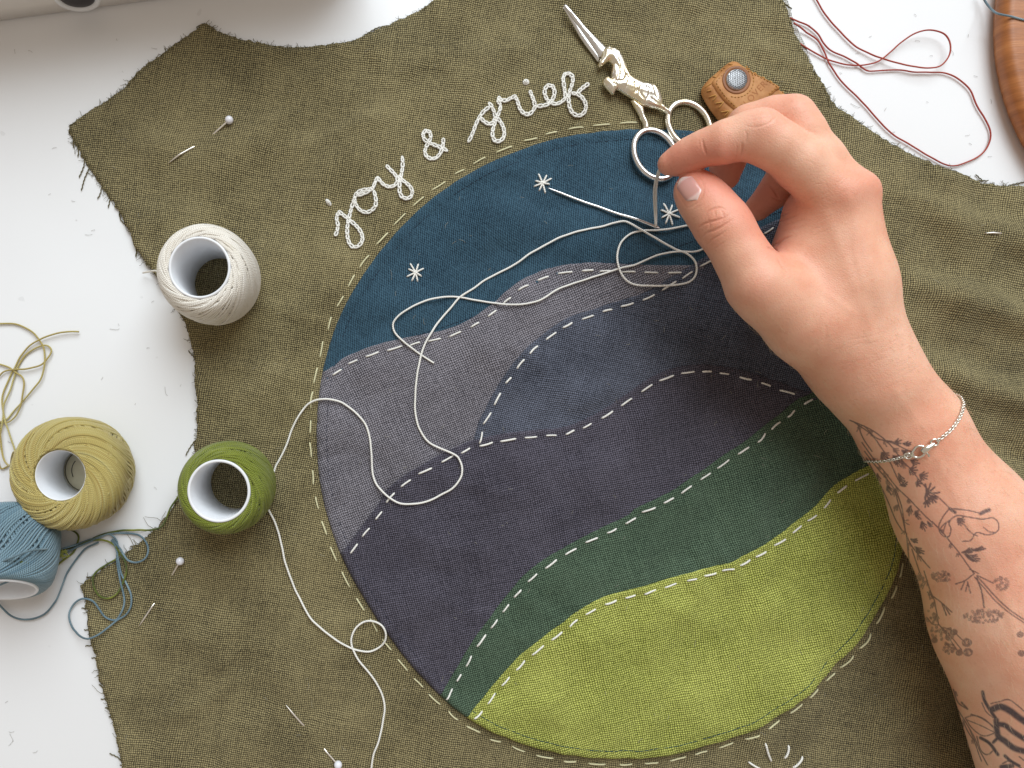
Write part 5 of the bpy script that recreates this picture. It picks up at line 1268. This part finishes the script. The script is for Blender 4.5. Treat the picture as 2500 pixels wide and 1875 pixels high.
THM = thing('leather_thimble', (*w2(r6([(1720, 780)]))[0], 0), 'tan leather thimble with gold stitching and dimpled steel disc beside the fingers', 'thimble')
ZT = float(top_z(w2(r6([(1400, 770), (1700, 560), (1560, 1030), (2100, 850)]))).max())
out_l = [(1600, 540), (1640, 518), (1690, 524), (1740, 560), (1860, 632), (1990, 700), (2050, 762), (2150, 832), (2240, 900), (2330, 1010), (2290, 1140), (2150, 1230), (1980, 1270), (1800, 1230), (1680, 1160), (1570, 1060), (1500, 985), (1450, 915), (1400, 830), (1383, 775), (1400, 730), (1450, 670), (1530, 600)]
inflate('leather_sleeve', resample(catmull(r6(out_l), 5, True), 4, True), ZT, .0075, .0050, M['leather'], THM, .001)
tab = [(1560, 605), (1640, 575), (1700, 590), (1740, 615), (1880, 690), (2030, 772), (2000, 812), (1880, 930), (1770, 1010), (1700, 1030), (1640, 985), (1550, 910), (1490, 835), (1450, 770), (1445, 735), (1475, 690)]
tab_o = resample(catmull(r6(tab), 5, True), 4, True)
inflate('leather_tab', tab_o, ZT + .0052, .0034, .0011, M['leather'], THM, .0011)
ZTAB = ZT + .0052 + .0034
cc = w2(r6([(1645, 722)]))[0]
V, F, U = lathe([(.0001, -.0004), (.0068, -.0004), (.0070, .0001), (.0066, .0003), (.0058, .0003), (.0054, .0001)], 56, (cc[0], cc[1], ZTAB)); obj('disc_rim', V, F, M['leather_dark'], THM)
V, F, U = lathe([(.00001, .0010), (.0035, .0010), (.0049, .00085), (.0052, .0004), (.0052, -.0002)], 56, (cc[0], cc[1], ZTAB)); dsc = obj('steel_disc', V, F, plain_mat('brushed_steel', (.52, .52, .53), .38, .5, 1.0, .05, 300), THM)
parts = []
for i in range(-5, 6):
    for j in range(-5, 6):
        x, y = (i + .5 * (j & 1)) * .00098, j * .00085
        if math.hypot(x, y) > .0046: continue
        a = .5; xx, yy = x * math.cos(a) - y * math.sin(a), x * math.sin(a) + y * math.cos(a)
        parts.append(lathe([(.00044, .00105), (.00030, .00110), (.00001, .00106)], 10, (cc[0] + xx, cc[1] + yy, ZTAB)))
V, F, U = joined(parts); o = obj('dimple', V, F, plain_mat('dimple_dark_metal', (.10, .10, .105), .5, .5, 1.0), dsc); o['kind'] = 'stuff'  # each dimple is a small cap of darker metal
def dashes(line, on, off, z0, parent):
    L = np.r_[0, np.cumsum(np.linalg.norm(np.diff(line, axis=0), axis=1))]; s = 2.0; parts = []
    while s + on < L[-1]:
        t = np.linspace(s, s + on, 5); q = np.stack([np.interp(t, L, line[:, 0]), np.interp(t, L, line[:, 1])], 1)
        parts.append(tube(np.column_stack([w2(q), z0 + np.array([-.0002, .0001, .00018, .0001, -.0002])]), .00019, 6)); s += on + off
    V, F, U = joined(parts); obj('stitching', V, F, M['gold_stitch'], parent, U)
ins = [(1575, 632), (1640, 602), (1695, 612), (1740, 640), (1870, 705), (1995, 778), (1960, 815), (1870, 905), (1770, 985), (1700, 1000), (1640, 955), (1570, 890), (1515, 820), (1478, 765), (1475, 730), (1500, 700)]
dashes(resample(catmull(r6(ins), 5, True), 2, True), 5.0, 3.2, ZTAB + .00005, THM)
th = np.linspace(-1.05, 2.0, 40); dashes(np.array(r6([(1645 + 150 * math.cos(t), 725 + 148 * math.sin(t)) for t in th])), 5, 3, ZTAB + .00005, THM)
for a, b_ in (((1400, 760), (1440, 735)), ((1410, 800), (1440, 800)), ((1430, 850), (1475, 845)), ((1460, 885), (1480, 850)), ((1480, 910), (1530, 910)), ((1510, 950), (1540, 905)), ((1530, 985), (1590, 985)), ((1560, 1020), (1590, 985)), ((1760, 590), (1770, 612)), ((1830, 630), (1838, 655)), ((1900, 668), (1912, 690)), ((1965, 705), (1975, 728)), ((2040, 760), (2030, 790)), ((2085, 790), (2070, 815)), ((1600, 560), (1625, 575)), ((1540, 610), (1560, 628)), ((1470, 665), (1490, 690)), ((1560, 590), (1580, 605))):
    q = w2(resample(r6([a, b_]), 2)); d = seg_dist(q, w2(r6(out_l)), True); zz = ZT + .0075 * .35 + .0075 * .65 * np.sqrt(np.maximum(0, 1 - (1 - np.clip(d / .005, 0, 1)) ** 2)) + .0003
    V, F, U = tube(np.column_stack([q, zz]), .00028, 6); obj('lacing_stitch', V, F, M['gold_stitch'], THM, U)
# embossed maker's word on the tab
fc = bpy.data.curves.new('embossed_word', 'FONT'); fc.body = 'CLOVER'; fc.size = .0062; fc.space_character = 1.18; fc.align_x = 'CENTER'; fc.extrude = .00006
fo = bpy.data.objects.new('embossed_word', fc); COL.objects.link(fo); dg = bpy.context.evaluated_depsgraph_get(); dg.update()
mt_ = bpy.data.meshes.new_from_object(fo.evaluated_get(dg)); bpy.data.objects.remove(fo)
a, b_ = w2(r6([(1735, 958)]))[0], w2(r6([(1880, 800)]))[0]; ang = math.atan2(b_[1] - a[1], b_[0] - a[0]); mid = (a + b_) / 2
mt_.transform(Matrix.Translation((mid[0], mid[1], ZTAB + .00002)) @ Matrix.Rotation(ang, 4, 'Z') @ Matrix.Scale(.72, 4)); mt_.materials.clear(); mt_.name = 'embossed_word'
link('embossed_word', mt_, plain_mat('embossing', srgb(160, 102, 56), .6, .3, 0, .1), THM)

THM.location.x -= 25 / K; THM.location.y -= 25 / K

# ------------------------------------------------------------------ wooden board at the top right
m, nt, b = newmat('oiled_wood'); B = NB(nt)
tc = B.n('ShaderNodeTexCoord').outputs['Object']
mp = B.n('ShaderNodeMapping'); B.l(tc, mp.inputs[0]); mp.inputs['Rotation'].default_value = (0, 0, .6); mp.inputs['Scale'].default_value = (1, 9, 1)
gr = B.noise(mp.outputs[0], 24, 5, .6).outputs[0]; fi = B.noise(mp.outputs[0], 160, 3).outputs[0]
B.l(B.mix('MULTIPLY', .35, B.ramp(gr, [(.3, srgb(142, 84, 42)), (.55, srgb(176, 110, 58)), (.75, srgb(196, 132, 76))]), B.ramp(fi, [(.3, (.6, .6, .6)), (.6, (1, 1, 1))])), b.inputs['Base Color'])
b.inputs['Roughness'].default_value = .42; B.l(B.bump(fi, .0002, .4), b.inputs['Normal'])
bc = at(2985, 85, .0); rb = (2985 - 2406) / K
V, F, U = lathe([(.0001, .0), (rb - .006, .0), (rb - .002, .002), (rb, .006), (rb - .0003, .009), (rb - .0018, .0112), (rb - .004, .012), (rb * .7, .012), (.0001, .012)], 220, (bc[0], bc[1], .0002))
tag(obj('wooden_board', V, F, m), 'round brown wooden board at the top right photo corner', 'board')
q = [(*r7([p])[0], z_) for p, z_ in (((1925, -60), .004), ((1945, 0), .0035), ((1980, 50), .006), ((2020, 85), .0105), ((2060, 98), .0128), ((2120, 110), .0126), ((2212, 135), .0126), ((2300, 150), .0126))]
drape(q, 'dusty_thread', 'pale grey blue thread running up onto the wooden board')

# ------------------------------------------------------------------ white appliance at the top left
a, b_ = np.array(w2([(-420, 110)])[0]), np.array(w2([(900, -68)])[0]); u = (b_ - a) / np.linalg.norm(b_ - a); nrm = np.array([-u[1], u[0]])
L_ = np.linalg.norm(b_ - a); Dp, Hh, rb = .14, .075, .010
bm = bmesh.new()
sec = [(0, .0012), (0, .010), (.0006, .040), (.0015, Hh - rb)] + [(.0015 + rb - rb * math.cos(t), Hh - rb + rb * math.sin(t)) for t in np.linspace(.2, math.pi / 2, 6)] + [(Dp, Hh), (Dp, .0012)]
xs = [0, .001, .004] + list(np.linspace(.01, L_ - .01, 12)) + [L_ - .004, L_ - .001, L_]
Vv = []; Fv = []
for i, x_ in enumerate(xs):
    sh = .006 * max(0, 1 - x_ / .006) ** 2 + .006 * max(0, 1 - (L_ - x_) / .006) ** 2
    for (dpt, hz) in sec:
        p = a + u * x_ + nrm * (dpt + (sh if dpt < Dp / 2 else -sh)); Vv.append((p[0], p[1], hz))
ns = len(sec)
for i in range(len(xs) - 1):
    for k in range(ns - 1): Fv.append((i * ns + k, (i + 1) * ns + k, (i + 1) * ns + k + 1, i * ns + k + 1))
    Fv.append((i * ns + ns - 1, (i + 1) * ns + ns - 1, (i + 1) * ns, i * ns))
Fv.append(tuple(range(ns - 1, -1, -1))); Fv.append(tuple((len(xs) - 1) * ns + k for k in range(ns)))
bm.free()
APP = thing('white_appliance', (*((a + b_) / 2 + nrm * .05), 0), 'white plastic appliance with a round dark socket at the top left photo edge', 'appliance')
obj('housing', np.array(Vv), Fv, plain_mat('white_plastic', srgb(226, 222, 218), .45, .4, 0, .02, 20), APP)
# socket: raised white collar with a dark bowl
oc = np.array(at(190, 12, .0125)); cu = np.array([u[0], u[1], 0]); cv = np.array([0, 0, 1.]); cn = np.array([-nrm[0], -nrm[1], 0])
s0 = (np.array([oc[0], oc[1]]) - a) @ u; o0 = np.array([*(a + u * s0), .0125])
def disc_prof(prof, name, mat, sx=1.0, owner=APP):
    Vv = []; Fv = []; nn_ = 48
    for r_, d_ in prof:
        for k in range(nn_):
            t = 2 * math.pi * k / nn_; Vv.append(o0 + cu * (r_ * sx * math.cos(t)) + cv * (r_ * math.sin(t)) + cn * d_)
    for i in range(len(prof) - 1):
        for k in range(nn_): Fv.append((i * nn_ + k, i * nn_ + (k + 1) % nn_, (i + 1) * nn_ + (k + 1) % nn_, (i + 1) * nn_ + k))
    return obj(name, np.array(Vv), Fv, mat, owner)
disc_prof([(.0112, -.001), (.0112, .0006), (.0106, .0018), (.0096, .0020), (.0086, .0014), (.0082, .0006)], 'collar', M['tube'])
disc_prof([(.0084, .0008), (.0080, .0012), (.0070, .0016), (.0040, .0018), (.00001, .0019)], 'socket', plain_mat('black_plastic', srgb(38, 34, 38), .3, .5, 0, .1, 100))
